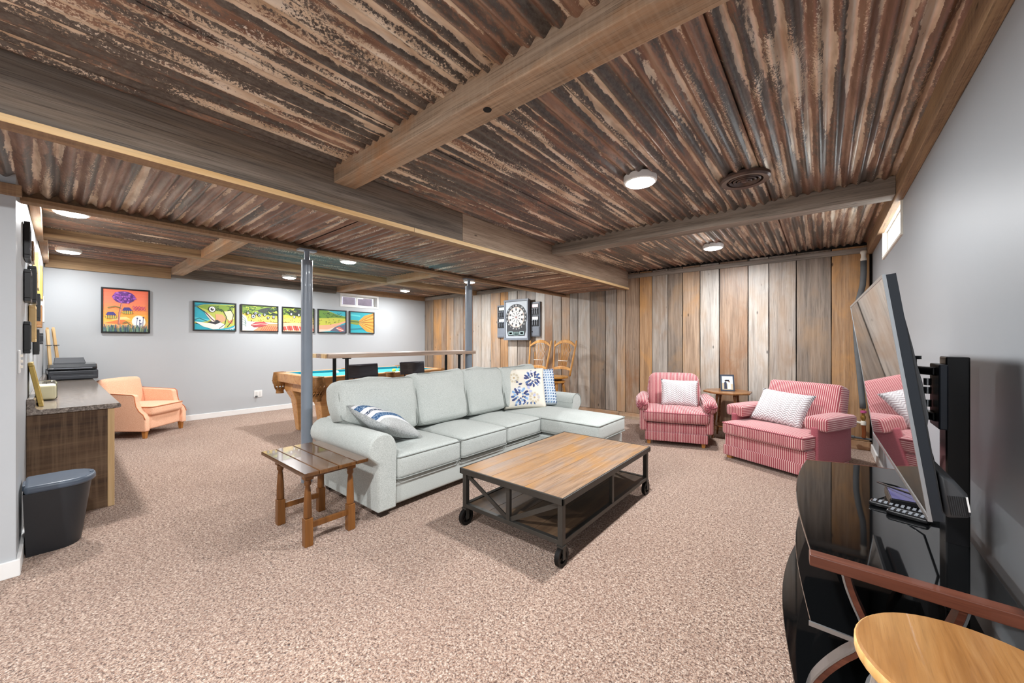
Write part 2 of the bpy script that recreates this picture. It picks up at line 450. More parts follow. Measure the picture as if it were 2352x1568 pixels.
# ceiling: backing with corrugated sheets
ce = obj('ceiling', MB().box(XL - .2, XT + .2, YB - .2, YP + .2, ZC + .03, ZC + .1), G['dark'], kind='structure', label='ceiling of rusted corrugated iron sheets and old beams')
def sheet(x0, x1, y0, y1, z, run, mat, pitch=.068, amp=.0125, ph=0.0):
    m = MB(); c0, c1 = (y0, y1) if run == 'x' else (x0, x1)
    n = max(4, int(round((c1 - c0) / pitch * 8)))
    k = []
    r0, r1 = (x0, x1) if run == 'x' else (y0, y1)
    for i in range(n + 1):
        c = c0 + (c1 - c0) * i / n
        h = z + amp * math.sin(2 * PI * c / pitch + ph)
        pts = [(r0, c, h), (r1, c, h)] if run == 'x' else [(c, r0, h), (c, r1, h)]
        k.append(m.add(pts))
    for a, b in zip(k, k[1:]):
        m.face((a, a + 1, b + 1, b) if run == 'x' else (a, b, b + 1, a + 1))
    return obj('corrugated_sheet', m, mat, ce, smooth=True)
bays = [(YB, 1.12), (1.24, 3.57), (3.69, YP)]
edges = [-2.36, -1.72, -1.02, -.33, XT]
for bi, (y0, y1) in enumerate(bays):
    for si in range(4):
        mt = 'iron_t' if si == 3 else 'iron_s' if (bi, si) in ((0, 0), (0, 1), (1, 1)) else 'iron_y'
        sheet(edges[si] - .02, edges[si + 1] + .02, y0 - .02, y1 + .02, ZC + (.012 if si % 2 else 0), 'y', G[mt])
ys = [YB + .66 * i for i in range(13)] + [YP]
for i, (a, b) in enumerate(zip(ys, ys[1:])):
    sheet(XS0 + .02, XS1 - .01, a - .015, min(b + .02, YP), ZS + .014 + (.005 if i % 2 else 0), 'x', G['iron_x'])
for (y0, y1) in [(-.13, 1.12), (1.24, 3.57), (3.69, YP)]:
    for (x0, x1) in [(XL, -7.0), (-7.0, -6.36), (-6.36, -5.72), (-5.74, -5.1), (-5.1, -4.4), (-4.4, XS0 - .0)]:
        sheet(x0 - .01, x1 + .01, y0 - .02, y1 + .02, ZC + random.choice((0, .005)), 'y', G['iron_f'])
# soffit side boards and edge strip
obj('soffit_board', MB().box(XS1 - .022, XS1, YB, 2.198, ZS + .015, ZC + .01), G['soffit_dark'], ce)
obj('soffit_board', MB().box(XS1 - .022, XS1 - .001, 2.202, YP - .03, ZS + .015, ZC + .01), G['soffit_tan'], ce)
for a, b in ((YB, 1.70), (1.704, YP - .03)):
    o = obj('edge_board', MB().box(XS1 - .075, XS1 + .012, a, b, ZS - .016, ZS + .015), G['trim_brown_y'], ce)
    obj('raw_edge', MB().box(XS1 + .0121, XS1 + .0135, a, b, ZS - .0155, ZS + .0145), G['pine'], o)
obj('soffit_back_board', MB().box(XS0 - .02, XS0, -.13, YP, ZS - .01, ZC + .02), G['trim_brown_y'], ce)
obj('edge_board', MB().box(XS0 - .045, XS0 + .035, YB, YP - .03, ZS - .035, ZS - .008), G['trim_brown_y'], ce, bevel=.002)
# beams
def beam(x0, x1, y0, y1, mt, z0=2.19):
    return obj('beam', MB().box(x0, x1, y0, y1, z0, ZC + .02), G[mt], ce, bevel=.004)
bb = beam(XS1, XT - .045, 1.11, 1.25, 'beam_x')
obj('knot', MB().lathe([(.017, 2.187), (.019, 2.1905)], c=(-1.105, 1.178, 0), n=16), G['dark'], bb)
beam(XS1, XT - .045, 3.56, 3.70, 'beam_grey', 2.18)
beam(-5.66, XS0 - .046, 1.11, 1.25, 'beam_x'); beam(XL + .04, -5.80, 1.11, 1.25, 'beam_x')
beam(-5.66, XS0 - .046, 3.56, 3.70, 'beam_x'); beam(XL + .04, -5.80, 3.56, 3.70, 'beam_x')
beam(-5.80, -5.66, -.06, YP - .03, 'beam_y')
# trim boards along the tops of the walls
tr = [((XT - .045, XT, YB, YP - .036, 2.165, ZC + .02), 'trim_brown_y'), ((XS1 + .002, XT - .046, YP - .05, YP - .031, 2.185, 2.245), 'trim_grey_x'),
      ((XL + .04, XS0 - .05, YP - .05, YP - .031, 2.19, 2.27), 'trim_grey_x'), ((XL, XL + .038, -.06, 1.11, 2.13, ZC + .02), 'beam_y'), ((XL, XL + .038, 1.112, 3.56, 2.155, ZC + .02), 'trim_grey_y'),
      ((XL, XL + .038, 3.562, YP - .03, 2.185, ZC + .02), 'trim_brown_y'), ((-7.4, -5.802, -.085, -.03, 2.17, ZC + .02), 'beam_x'), ((-5.655, -3.57, -.105, -.055, 2.14, ZC + .02), 'beam_x'),
      ((-3.2, -3.165, YB, -.10, 1.945, 2.0), 'trim_brown_y')]
for i, (b, mt) in enumerate(tr): obj('trim_%d' % (i + 1), MB().box(*b), G[mt], kind='structure', bevel=.003)

# windows
def glass_mat():
    t = T('window_glass'); t.set(color=(1, 1, 1, 1), rough=0.02, spec=0.5)
    tr_ = t.n('BsdfTransparent', {0: (0.95, 0.97, 0.97, 1)})
    gl = t.n('BsdfGlossy', {'Roughness': 0.02})
    fr = t.n('Fresnel', {0: 1.45}).outputs[0]
    mx = t.n('MixShader'); t.put(mx.inputs[0], fr); t.put(mx.inputs[1], tr_.outputs[0]); t.put(mx.inputs[2], gl.outputs[0])
    t.t.links.new(mx.outputs[0], t.out.inputs[0]); return t.m
G['glass'] = glass_mat()
def frosted():
    t = T('frosted_glass'); t.set(color=(0.95, 0.97, 0.97, 1), rough=0.3)
    tl = t.n('BsdfTranslucent', {0: (0.95, 0.97, 0.98, 1)}); mx = t.n('MixShader', {0: 0.9})
    t.t.links.new(t.b.outputs[0], mx.inputs[1]); t.t.links.new(tl.outputs[0], mx.inputs[2]); t.t.links.new(mx.outputs[0], t.out.inputs[0]); return t.m
G['frosted'] = frosted()
def frame_yz(x0, x1, y0, y1, z0, z1, w):
    return MB().box(x0, x1, y0, y1, z0, z0 + w).box(x0, x1, y0, y1, z1 - w, z1).box(x0, x1, y0, y0 + w, z0 + w, z1 - w).box(x0, x1, y1 - w, y1, z0 + w, z1 - w)
w1 = obj('window_1', frame_yz(XT - .012, XT + .06, wy0, wy1, wz0, wz1, .018), G['cream'], kind='structure', label='bright basement hopper window with cream frame')
obj('sash', frame_yz(XT + .022, XT + .04, wy0 + .018, wy1 - .018, wz0 + .018, wz1 - .018, .014), G['white'], w1)
obj('pane', MB().box(XT + .030, XT + .033, wy0 + .03, wy1 - .03, wz0 + .03, wz1 - .03), G['frosted'], w1)
w2 = obj('window_2', frame_yz(XL - .16, XL + .012, vy0 - .03, vy1 + .03, vz0 - .03, vz1, .035), G['white'], kind='structure', label='small white sliding basement window above the fish paintings')
vm = (vy0 + vy1) / 2 - .02
for a, b in ((vy0 + .005, vm), (vm, vy1 - .005)):
    s_ = obj('sash', frame_yz(XL - .12, XL - .09, a, b, vz0 + .005, vz1 - .035, .022), G['white'], w2)
    obj('pane', MB().box(XL - .107, XL - .103, a + .022, b - .022, vz0 + .027, vz1 - .057), G['glass'], s_)
G['well'] = plain('window_well_steel', C('#8f88a8'), 0.6, var=0.2, scale=9)
obj('window_well', MB().box(XL - .75, XL - .70, vy0 - .4, vm, 1.3, 2.6), G['well'], w2)
obj('window_well', MB().box(XL - .75, XL - .70, vm, vy1 + .4, 1.3, 2.6), plain('window_well_dark', C('#4d4048'), 0.8, var=0.3), w2)

# ------------------------------------------------------------------ ceiling lamps
def emit(name, col, e):
    t = T(name); t.set(color=(0.9, 0.9, 0.9, 1), emit=col, emits=e); return t.m
G['lens'] = emit('lamp_lens', (1.0, 0.985, 0.96, 1), LENS_E)
def can(x, y, label, watts):
    t = thing('ceiling_light', label, 'ceiling light', (x, y, ZC - .044), group='recessed ceiling lights')
    obj('trim_ring', MB().lathe([(.105, .044), (.105, .012), (.102, .004), (.091, .0), (.091, .03)], n=32), G['white'], t, 'l', smooth='auto')
    obj('lens', MB().lathe([(.0905, .012), (.086, -.004), (.062, -.011), (.02, -.014)], n=32), G['lens'], t, 'l', smooth=True)
    ld = bpy.data.lights.new('can_lamp', 'AREA'); ld.shape = 'DISK'; ld.size = .14; ld.energy = watts; ld.color = (0.975, 0.985, 1.0)
    lo = bpy.data.objects.new('lamp_glow', ld); COL.objects.link(lo); lo.parent = t; lo.location = (0, 0, -.02)
for x, y, lb in [(-.93, 2.46, 'round recessed ceiling light beside the round ceiling vent'), (-.95, 4.70, 'round recessed ceiling light above the striped armchairs'),
                 (-.93, .08, 'round recessed ceiling light over the open carpet by the near beam'), (-.93, -1.9, 'unseen ceiling light added near the back of the room as fill'),
                 (-6.74, 2.46, 'round recessed ceiling light in front of the fish paintings'), (-4.82, 2.47, 'round recessed ceiling light behind the soffit edge above the bar'),
                 (-6.66, 4.62, 'round recessed ceiling light near the small white window'), (-4.80, 4.66, 'round recessed ceiling light behind the soffit before the dartboard'),
                 (-4.76, .10, 'round recessed ceiling light above the counter end with the candle'), (-6.80, .12, 'round recessed ceiling light above the printer')]:
    can(x, y, lb, 13.0 if x < -6.79 else LAMP_FAR * .75 if x < -6 else LAMP_FAR * 1.25 if x < -3 else LAMP_FILL if y < -1 else LAMP_W)
G['vent'] = plain('vent_brown_metal', C('#5b4a44'), 0.35, 0.5)
t = thing('ceiling_vent', 'round brown metal air vent in the corrugated ceiling', 'vent', (-.40, 2.91, ZC - .032))
obj('outer_ring', MB().lathe([(.145, .03), (.145, .012), (.135, .0), (.105, .004), (.10, .03)], n=40), G['vent'], t, 'l', smooth='auto')
for r, z in ((.092, .003), (.068, .001), (.044, -.001)):
    obj('cone_ring', MB().lathe([(r, .02), (r, z + .004), (r - .006, z - .002), (r - .017, z + .008), (r - .014, .02)], n=36), G['vent'], t, 'l', smooth='auto')
obj('hub', MB().lathe([(.022, .025), (.022, .004), (.012, -.003), (.001, -.004)], n=20), G['vent'], t, 'l', smooth='auto')

# ------------------------------------------------------------------ support poles
for (px_, py_, lb) in ((-3.43, 1.39, 'blue grey painted steel support pole beside the sofa arm and end table'), (-3.45, 3.335, 'blue grey painted steel support pole at the end of the bar')):
    t = thing('support_pole', lb, 'pole', (px_, py_, 0), group='steel support poles')
    obj('shaft', MB().cyl((0, 0, 0), (0, 0, 1.90), .0445, n=28), G['pole'], t, 'l', smooth='auto')
    obj('screw_jack', MB().cyl((0, 0, 1.90), (0, 0, 1.978), .021, n=16), G['pole'], t, 'l', smooth='auto')
    obj('cap_plate', MB().box(-.035, .035, -.07, .07, 1.978, 1.994), G['pole'], t, 'l')

def rrect(cx, cy, sx, sy, r, z, n=5, fz=None):
    pts = []
    for qx, qy, a0 in ((1, 1, 0), (-1, 1, 90), (-1, -1, 180), (1, -1, 270)):
        for i in range(n + 1):
            a = math.radians(a0 + 90 * i / n)
            pts.append((cx + qx * (sx / 2 - r) + r * math.cos(a), cy + qy * (sy / 2 - r) + r * math.sin(a), z))
    return pts

# ------------------------------------------------------------------ sofa with chaise
G['sofa'] = fabric('sofa_grey_weave', C('#9da39f'), C('#cfd4d0'), 330)
G['piping'] = fabric('sofa_piping', C('#7d837f'), C('#a3a8a4'), 330)
G['foot'] = plain('dark_foot', C('#2a211c'), 0.5)
sofa = thing('sectional_sofa', 'light grey fabric sectional sofa with rolled arms and a chaise end', 'sofa', (-2.75, 2.6, 0))
m = MB().rbox((-2.69, 2.40, .135), (.72, 1.80, .17), .02).rbox((-2.3, 3.62, .135), (1.22, .66, .17), .02)
obj('base', m, G['sofa'], sofa, smooth='auto')
obj('back_frame', MB().rbox((-3.13, 2.68, .33), (.16, 2.52, .52), .05), G['sofa'], sofa, smooth='auto')
def arm_profile(yc, zc, r, yin, yout, z0):
    pts = [(yout, z0), (yin, z0)]
    sgn = 1 if yin > yout else -1
    pts.append((yin, zc))
    for i in range(0, 13):
        a = math.radians(0 + i * 205 / 12)
        pts.append((yc + sgn * (r * math.cos(a)), zc + r * math.sin(a)))
    pts.append((yout, zc - r * 0.95))
    return pts
for yc, yin, yout in ((1.425, 1.53, 1.388), (4.035, 3.935, 4.07)):
    poly = arm_profile(yc, .472, .105, yin, yout, .045)
    a = obj('arm', MB().prism(poly, lambda y, z: (-3.2, y, z), lambda y, z: (-2.305, y, z)), G['sofa'], sofa, smooth='auto', bevel=.012, seg=3)
    obj('piping', MB().tube([(-2.303, y * .995 + yc * .005, z) for y, z in poly[2:-1]], .0045, 6), G['piping'], a, smooth=True)
def seat(y0, y1, x0, x1, z0, z1, crown):
    cx, cy = (x0 + x1) / 2, (y0 + y1) / 2; sx, sy = x1 - x0, y1 - y0 - .006
    c = obj('seat_cushion', MB().rbox((cx, cy, (z0 + z1) / 2), (sx, sy, z1 - z0), .035, crown, .006), G['sofa'], sofa, smooth=True)
    for z in (z1 - .012, z0 + .012):
        obj('piping', MB().tube(rrect(cx, cy, sx + .002, sy + .001, .03, z), .0045, 6, closed=True), G['piping'], c, smooth=True)
seat(1.535, 2.14, -3.0, -2.295, .225, .40, .035)
seat(2.14, 2.72, -3.0, -2.285, .235, .405, .035)
seat(2.72, 3.285, -3.0, -2.295, .24, .405, .035)
seat(3.29, 3.93, -3.0, -1.645, .24, .405, .04)
def backc(y0, y1, z0, z1, lean=12, xb=-2.90, cut=0.0, t=.20):
    cy = (y0 + y1) / 2
    def fn(p, u, v, w):
        # near end of the first cushion is shorter: it rides on the arm
        if cut and w < 0: p.z += cut * max(0, -v) * (-w)
        p.y += .012 * math.sin(w * 2) * v
        p.z += (.012 * math.sin(2.6 * v + 5 * cy) + .006 * math.sin(7 * v + cy)) * max(0, w); p.x += .010 * math.sin(3 * v + 4 * w + 3 * cy) * (1 - w * w)
        return p
    m = MB().rbox((xb, cy, (z0 + z1) / 2), (t, y1 - y0 - .006, z1 - z0), .05, .012, .03, fn=fn, R=rot('Y', math.radians(-lean)))
    c = obj('back_cushion', m, G['sofa'], sofa, smooth=True)
    R = rot('Y', math.radians(-lean)); hy, hz = (y1 - y0) / 2 - .012, (z1 - z0) / 2 - .008
    pts = []
    for (_, yy, zz) in [(0, p[0], p[1]) for p in [(q[0], q[1]) for q in rrect(0, 0, 2 * hy, 2 * hz, .05, 0)]]:
        if cut and zz < 0: zz = zz + cut * max(0, -yy / hy) * (-zz / hz)
        pts.append(R @ Vector((t / 2 - .020, yy, zz)) + Vector((xb, cy, (z0 + z1) / 2)))
    obj('piping', MB().tube(pts, .0045, 6, closed=True), G['piping'], c, smooth=True)
backc(1.375, 2.075, .43, .885, cut=.14)
backc(2.075, 2.685, .43, .905)
backc(2.685, 3.265, .43, .905)
backc(3.265, 3.93, .43, .90)
for x, y in ((-3.12, 1.45), (-2.36, 1.45), (-3.12, 3.98), (-2.36, 3.98), (-1.72, 3.36), (-1.72, 3.88)):
    obj('foot', MB().loft([(x, y, .05, .05, 0), (x, y, .07, .07, .055)]), G['foot'], sofa)

# ------------------------------------------------------------------ pillows on the sofa
def band_fabric():
    t = T('pillow_banded'); v = t.n('TexCoord').outputs['Object']
    x = t.n('SeparateXYZ', {0: v}).outputs[0]
    n = t.noise(v, 60, 3, 0.7)
    lac = t.n('TexVoronoi', {'Vector': v, 'Scale': 42.0}, feature='DISTANCE_TO_EDGE').outputs['Distance']
    grey = t.ramp(t.noise(v, 200, 2), [(0.4, C('#a3a6a5')), (0.6, C('#c4c7c6'))])
    blue = t.ramp(lac, [(0.02, C('#a9bccd')), (0.05, C('#3d6088'))])
    wht = t.ramp(lac, [(0.01, C('#b9bec4')), (0.03, C('#e6e8ea'))])
    dk = t.ramp(lac, [(0.04, C('#d2d8de')), (0.08, C('#3d4a63'))])
    st = t.ramp(t.math('MULTIPLY_ADD', x, -2.1, 0.5), [(0, 0), (.20, 0.7), (.27, 0.4), (.40, .7), (.50, .2), (.56, .7), (.66, .4), (.80, .7), (.86, 0)], 'CONSTANT')
    def sel(c): return t.math('COMPARE', st, c, 0.06)
    col = t.mix(sel(0.4), grey, blue); col = t.mix(sel(0.7), col, wht); col = t.mix(sel(0.2), col, dk); col = t.mix(sel(1.0), col, dk)
    t.set(color=col, rough=0.95, spec=0.1); t.bump(n, 0.3, 0.003); return t.m
G['pillow_grey'] = fabric('pillow_grey_slub', C('#8c9090'), C('#c2c6c6'), 120)
R1 = rot('Z', math.radians(8)) @ rot('X', math.radians(-58)) @ rot('Z', math.radians(0))
def oriented(xa, na):
    na = Vector(na).normalized(); xa = Vector(xa); xa = (xa - na * xa.dot(na)).normalized(); ya = na.cross(xa)
    return Matrix((xa, ya, na)).transposed()
# pillow lying against the near arm: face looks up and towards the seat
def pil(name, c, w, h, t_, R, mats, label, cat='pillow', group=None, pinch=.07):
    m = MB().pillow((0, 0, 0), w, h, t_, Matrix.Identity(3), pinch=pinch)
    nf = len(m.f) // 2
    m.mi = [0] * nf + [1] * (len(m.f) - nf)
    me_o = obj(name, m, mats, smooth=True, label=label, cat=cat, group=group)
    Mx = Matrix.Translation(Vector(c)) @ R.to_4x4()
    # origin of the local mesh sits at its bounding base; undo that shift
    off = me_o.location.copy()
    me_o.matrix_world = Mx @ Matrix.Translation(off)
    return me_o
pil('throw_pillow', (-2.645, 1.655, .575), .45, .45, .17, oriented((.90, .16, -.20), (.14, .43, .89)), [band_fabric(), G['pillow_grey']],
    'grey pillow with blue and white lace bands leaning on the near sofa arm')
def floral():
    m = MB().pillow((0, 0, 0), .50, .48, .15, Matrix.Identity(3), n=20, pinch=.05)
    return m
def print_on(m, uvpolys, w, h, t_, pinch, lift=.0015):
    """flat printed shapes laid on the front face of a pillow"""
    def mp(u, v):
        x = u * (1 - pinch * (1 - v * v)) * w / 2; y = v * (1 - pinch * (1 - u * u)) * h / 2
        z = t_ / 2 * (max(0, (1 - u ** 2)) * max(0, (1 - v ** 2))) ** 0.45 + 0.006 * math.sin(5 * u + 3 * v) * (1 - u * u) * (1 - v * v)
        return (x, y, z + lift)
    for col, poly in uvpolys:
        m.col = col; k = m.add([mp(*p) for p in poly]); m.face(range(k, k + len(poly)))
def petal(cx, cy, a, r0, r1, w):
    w *= 1.5
    ca, sa = math.cos(a), math.sin(a); P = []
    for (r, s_) in ((r0, 0), (r0 + (r1 - r0) * .35, w), (r0 + (r1 - r0) * .8, w * .8), (r1, 0), (r0 + (r1 - r0) * .8, -w * .6), (r0 + (r1 - r0) * .35, -w * .5)):
        P.append((cx + r * ca - s_ * sa, cy + r * sa + s_ * ca))
    return P
m = floral(); polys = []; rg = random.Random(5)
navy, blue, pale, lav, crm = C('#3a4a86'), C('#4d74ac'), C('#9dbfe2'), C('#c9cde8'), C('#dcd2bd')
def bloom(cx, cy, R_, cols, rings=3):
    polys.append((C('#e8eaf4'), [(cx + R_ * .95 * math.cos(i * PI / 8), cy + R_ * .9 * math.sin(i * PI / 8)) for i in range(16)]))
    for q in range(rings):
        n = 12 - 3 * q; r1 = R_ * (1 - .30 * q)
        for i in range(n):
            a = 2 * PI * i / n + .25 * q + rg.uniform(-.1, .1)
            polys.append((cols[(i + q) % len(cols)], petal(cx, cy, a, r1 * .52, r1, R_ * .105)))
bloom(.40, .44, .46, [navy, blue, navy])
bloom(-.28, -.40, .46, [blue, navy, pale])
for cx, cy, r in ((-.52, .5, .26), (.42, -.52, .28)):
    for i in range(9):
        polys.append((crm, petal(cx, cy, 2 * PI * i / 9, r * .5, r, .05)))
    polys.append((C('#c9b48c'), [(cx + .05 * math.cos(i), cy + .05 * math.sin(i)) for i in range(6)]))
for i in range(7): polys.append((navy, petal(-.1 + .3 * math.cos(i * 1.7), .05 + .22 * math.sin(i * 2.3), 2.3 + 1.1 * i, 0, .20, .045)))
for i in range(6): polys.append((blue, petal(-.55 + .2 * i, -.86, .4 * i, 0, .14, .03)))
for i in range(5): polys.append((lav, petal(.1 + .12 * i, .0 - .1 * i, 1.2 + i, 0, .2, .05)))
nb = len(m.f)
m.c = [C('#eee9de')] * nb
print_on(m, polys, .50, .48, .15, .05)
G['paint_cloth'] = paint_mat('printed_cloth', 0.95)
def place(o, c, R):
    off = o.location.copy(); o.matrix_world = Matrix.Translation(Vector(c)) @ R.to_4x4() @ Matrix.Translation(off)
o = obj('throw_pillow', m, G['paint_cloth'], smooth=True, label='cream pillow printed with blue flowers on the sofa chaise', cat='pillow')
place(o, (-2.71, 3.52, .655), oriented((.62, .78, 0), (.72, -.62, .30)))
m = MB().pillow((0, 0, 0), .46, .46, .13, Matrix.Identity(3), n=18, pinch=.05); m.c = [C('#dfe6ee')] * len(m.f)
polys = []
for i in range(12):
    for j in range(13):
        u = -.9 + i * .16; v = -.92 + j * .15
        polys.append((C('#4f74a0') if (i // 2) % 2 else C('#86a8c8'), [(u, v), (u + .10, v + .02), (u + .12, v + .10), (u + .02, v + .09)]))
print_on(m, polys, .46, .46, .13, .05)
o = obj('throw_pillow', m, G['paint_cloth'], smooth=True, label='blue and white checked pillow tucked behind the floral pillow', cat='pillow')
place(o, (-2.705, 3.80, .645), oriented((.55, .83, 0), (.78, -.52, .32)))

# ------------------------------------------------------------------ striped armchairs
def stripes():
    t = T('red_stripe_cloth'); tc = t.n('TexCoord')
    p = t.n('SeparateXYZ', {0: tc.outputs['Object']}); nn = t.n('SeparateXYZ', {0: tc.outputs['Normal']})
    side = t.math('GREATER_THAN', t.math('ABSOLUTE', nn.outputs[0]), 0.75)
    c = t.n('Mix', data_type='FLOAT'); t.put(c.inputs[0], side); t.put(c.inputs[2], p.outputs[0]); t.put(c.inputs[3], p.outputs[2])
    k = t.math('PINGPONG', t.math('MULTIPLY', c.outputs[0], 118.0), 1.0)
    n = t.noise(tc.outputs['Object'], 220, 2)
    red = t.ramp(n, [(0.35, C('#913c46')), (0.65, C('#b05a62'))])
    col = t.mix(t.ramp(k, [(0.62, 0.0), (0.74, 1.0)]), red, C('#d6b3ad'))
    col = t.mix(t.ramp(k, [(0.0, 0.55), (0.10, 0.55), (0.16, 0.0)]), col, C('#5e2a34'))
    t.set(color=col, rough=0.85, spec=0.2, sheen=0.3); t.bump(t.math('ADD', n, k), 0.25, 0.003); return t.m
G['stripe'] = stripes()
G['rose'] = fabric('rose_plain_cloth', C('#8c4650'), C('#a66067'), 200)
G['honey'] = wood('honey_wood', [C('#8c5526'), C('#b5783c'), C('#cc9352')], 2, knots=False, rough=0.35, bump=.1)

def chevron():
    t = T('chevron_pillow'); v = t.n('TexCoord').outputs['Object']; p = t.n('SeparateXYZ', {0: v})
    tri = t.math('PINGPONG', t.math('MULTIPLY', p.outputs[0], 1.0), 0.028)
    k = t.math('PINGPONG', t.math('MULTIPLY', t.math('ADD', p.outputs[1], t.math('MULTIPLY', tri, 0.9)), 42.0), 0.5)
    col = t.mix(t.ramp(k, [(0.05, 1.0), (0.16, 0.0)]), C('#d6d2d3'), C('#8f8388'))
    t.set(color=col, rough=0.95, spec=0.1); t.bump(k, 0.8, 0.012); return t.m
G['chevron'] = chevron()

# chair with scrolled, pleated arms
c1 = thing('armchair', 'red striped armchair with scrolled pleated arms beside the sofa chaise', 'armchair', (-1.31, 4.56, 0), math.radians(18.7))
obj('base', MB().rbox((0, .36, .15), (.66, .68, .20), .02).rbox((0, .0, .10), (.665, .04, .10), .012), G['stripe'], c1, 'l', smooth='auto')
obj('seat_cushion', MB().rbox((0, .28, .335), (.70, .66, .13), .045, .025, .008), G['stripe'], c1, 'l', smooth=True)
obj('piping', MB().tube(rrect(0, .28, .702, .662, .04, .385), .005, 6, closed=True), G['rose'], c1, 'l', smooth=True)
def c1back(p, u, v, w):
    p.x *= 1 - .05 * max(0, w); p.y += .02 * u * u * -1; return p
obj('backrest', MB().rbox((0, .62, .56), (.60, .17, .46), .07, .012, .02, fn=c1back, R=rot('X', math.radians(-13))), G['stripe'], c1, 'l', smooth=True)
for s_ in (-1, 1):
    def fn(p, u, v, w, s_=s_):
        p.z += -.05 * (v - 1) * 0 + (.05 * v if w > 0 else 0) - (.02 if v < -.9 else 0); p.x += s_ * .02 * (1 - v) * (1 if w > 0 else .2); return p
    a = obj('arm', MB().rbox((s_ * .352, .30, .30), (.085, .60, .30), .03, fn=lambda p, u, v, w: p), G['stripe'], c1, 'l', smooth='auto')
    obj('arm_roll', MB().tube([(s_ * .362, -.02, .455), (s_ * .362, .02, .462), (s_ * .38, .3, .482), (s_ * .36, .52, .50)], [.062, .074, .072, .06], 14), G['stripe'], a, 'l', smooth=True)
    for q in range(7):
        an = math.radians(20 + q * 36)
        obj('pleat', MB().tube([(s_ * .362, -.026, .455), (s_ * .362 + .03 * math.cos(an), -.032, .455 + .03 * math.sin(an)), (s_ * .362 + .062 * math.cos(an), -.018, .455 + .062 * math.sin(an))], [.006, .011, .009], 6), G['rose'], a, 'l', smooth=True)
for x, y in ((-.29, .03), (.29, .03), (-.29, .66), (.29, .66)):
    obj('leg', MB().loft([(x, y, .032, .032, 0), (x, y, .05, .05, .07)]), G['honey'], c1, 'l', bevel=.003)
# chair with square padded arms
c2 = thing('armchair', 'red striped armchair with square padded arms nearest the television stand', 'armchair', (-.455, 4.285, 0), math.radians(-25.6))
obj('base', MB().rbox((0, .36, .145), (.76, .70, .21), .015).rbox((0, .006, .085), (.765, .03, .10), .01), G['stripe'], c2, 'l', smooth='auto')
obj('seat_cushion', MB().rbox((0, .31, .315), (.755, .70, .125), .03, .02, .004), G['stripe'], c2, 'l', smooth=True)
obj('piping', MB().tube(rrect(0, .31, .758, .702, .03, .367), .005, 6, closed=True), G['rose'], c2, 'l', smooth=True)
def c2back(p, u, v, w):
    p.x *= 1 - .03 * max(0, w); return p
obj('backrest', MB().rbox((0, .70, .54), (.68, .17, .48), .035, .006, .01, fn=c2back, R=rot('X', math.radians(-17))), G['stripe'], c2, 'l', smooth=True)
for s_ in (-1, 1):
    a = obj('arm', MB().rbox((s_ * .37, .42, .27), (.06, .56, .36), .015), G['rose'], c2, 'l', smooth='auto')
    obj('arm_pad', MB().rbox((s_ * .375, .40, .475), (.185, .50, .115), .028, .012), G['stripe'], a, 'l', smooth=True)
for x, y in ((-.34, .05), (.34, .05), (-.34, .68), (.34, .68)):
    obj('leg', MB().loft([(x, y, .05, .05, 0), (x, y, .06, .06, .05)]), G['honey'], c2, 'l', bevel=.003)
def chair_pillow(ch, local, w, h, t_, R, label):
    m = MB().pillow((0, 0, 0), w, h, t_, Matrix.Identity(3), n=16, pinch=.06)
    o = obj('throw_pillow', m, G['chevron'], smooth=True, label=label, cat='pillow')
    off = o.location.copy()
    o.matrix_world = WM[ch.name] @ Matrix.Translation(Vector(local)) @ R.to_4x4() @ Matrix.Translation(off)
chair_pillow(c1, (.06, .40, .565), .43, .34, .13, oriented((1, .05, -.03), (.05, -.93, .36)), 'white chevron pillow with a pink cast on the scrolled-arm striped chair')
chair_pillow(c2, (-.03, .37, .545), .50, .37, .15, oriented((1, .08, -.12), (0, -.82, .57)), 'white chevron pillow slumped on the square-armed striped chair')

# ------------------------------------------------------------------ octagonal side table and photo
G['table_wood'] = wood('side_table_wood', [C('#5c3a20'), C('#855a34'), C('#a4774a')], 0, knots=False, rough=0.3, bump=.1, coat=.2)
t = thing('side_table', 'octagonal wooden side table with splayed turned legs between the striped chairs', 'side table', (-.925, 5.375, 0))
def octo(r, z0, z1, x=0, y=0):
    P = [(x + r * math.cos(PI / 8 + i * PI / 4), y + r * math.sin(PI / 8 + i * PI / 4)) for i in range(8)]
    return MB().prism(P, lambda a, b: (a, b, z0), lambda a, b: (a, b, z1))
obj('table_top', octo(.275, .565, .588), G['table_wood'], t, 'l', bevel=.006)
obj('shelf', octo(.17, .15, .165), G['table_wood'], t, 'l', bevel=.004)
for i in range(4):
    a = PI / 4 + i * PI / 2; p0 = Vector((.20 * math.cos(a), .20 * math.sin(a), 0)); p1 = Vector((.13 * math.cos(a), .13 * math.sin(a), .565))
    ks = [(0, .011), (.12, .014), (.2, .019), (.27, .013), (.3, .018), (.34, .013), (.6, .020), (.85, .014), (.92, .019), (1, .016)]
    obj('leg', MB().tube([p0.lerp(p1, k) for k, _ in ks], [r for _, r in ks], 12), G['table_wood'], t, 'l', smooth=True)
t = thing('photo_frame', 'small dark framed snapshot standing on the octagonal side table', 'photo frame', (-.915, 5.345, .588), math.radians(24))
Rf = rot('X', math.radians(-12))
fm = MB()
for (cx, cz, sx, sz) in ((0, .008, .155, .016), (0, .197, .155, .016), (-.0695, .102, .016, .18), (.0695, .102, .016, .18)): fm.obox(Rf @ Vector((cx, 0, cz)), (sx, .014, sz), Rf)
fm.obox(Rf @ Vector((0, .006, .1)), (.14, .004, .18), Rf).obox((0, .045, .07), (.04, .004, .15), rot('X', math.radians(22)))
obj('frame', fm, plain('photo_frame_grey', C('#3c4350'), 0.4), t, 'l')
G['paint'] = paint_mat('painted_print', 0.35)
pm = MB()
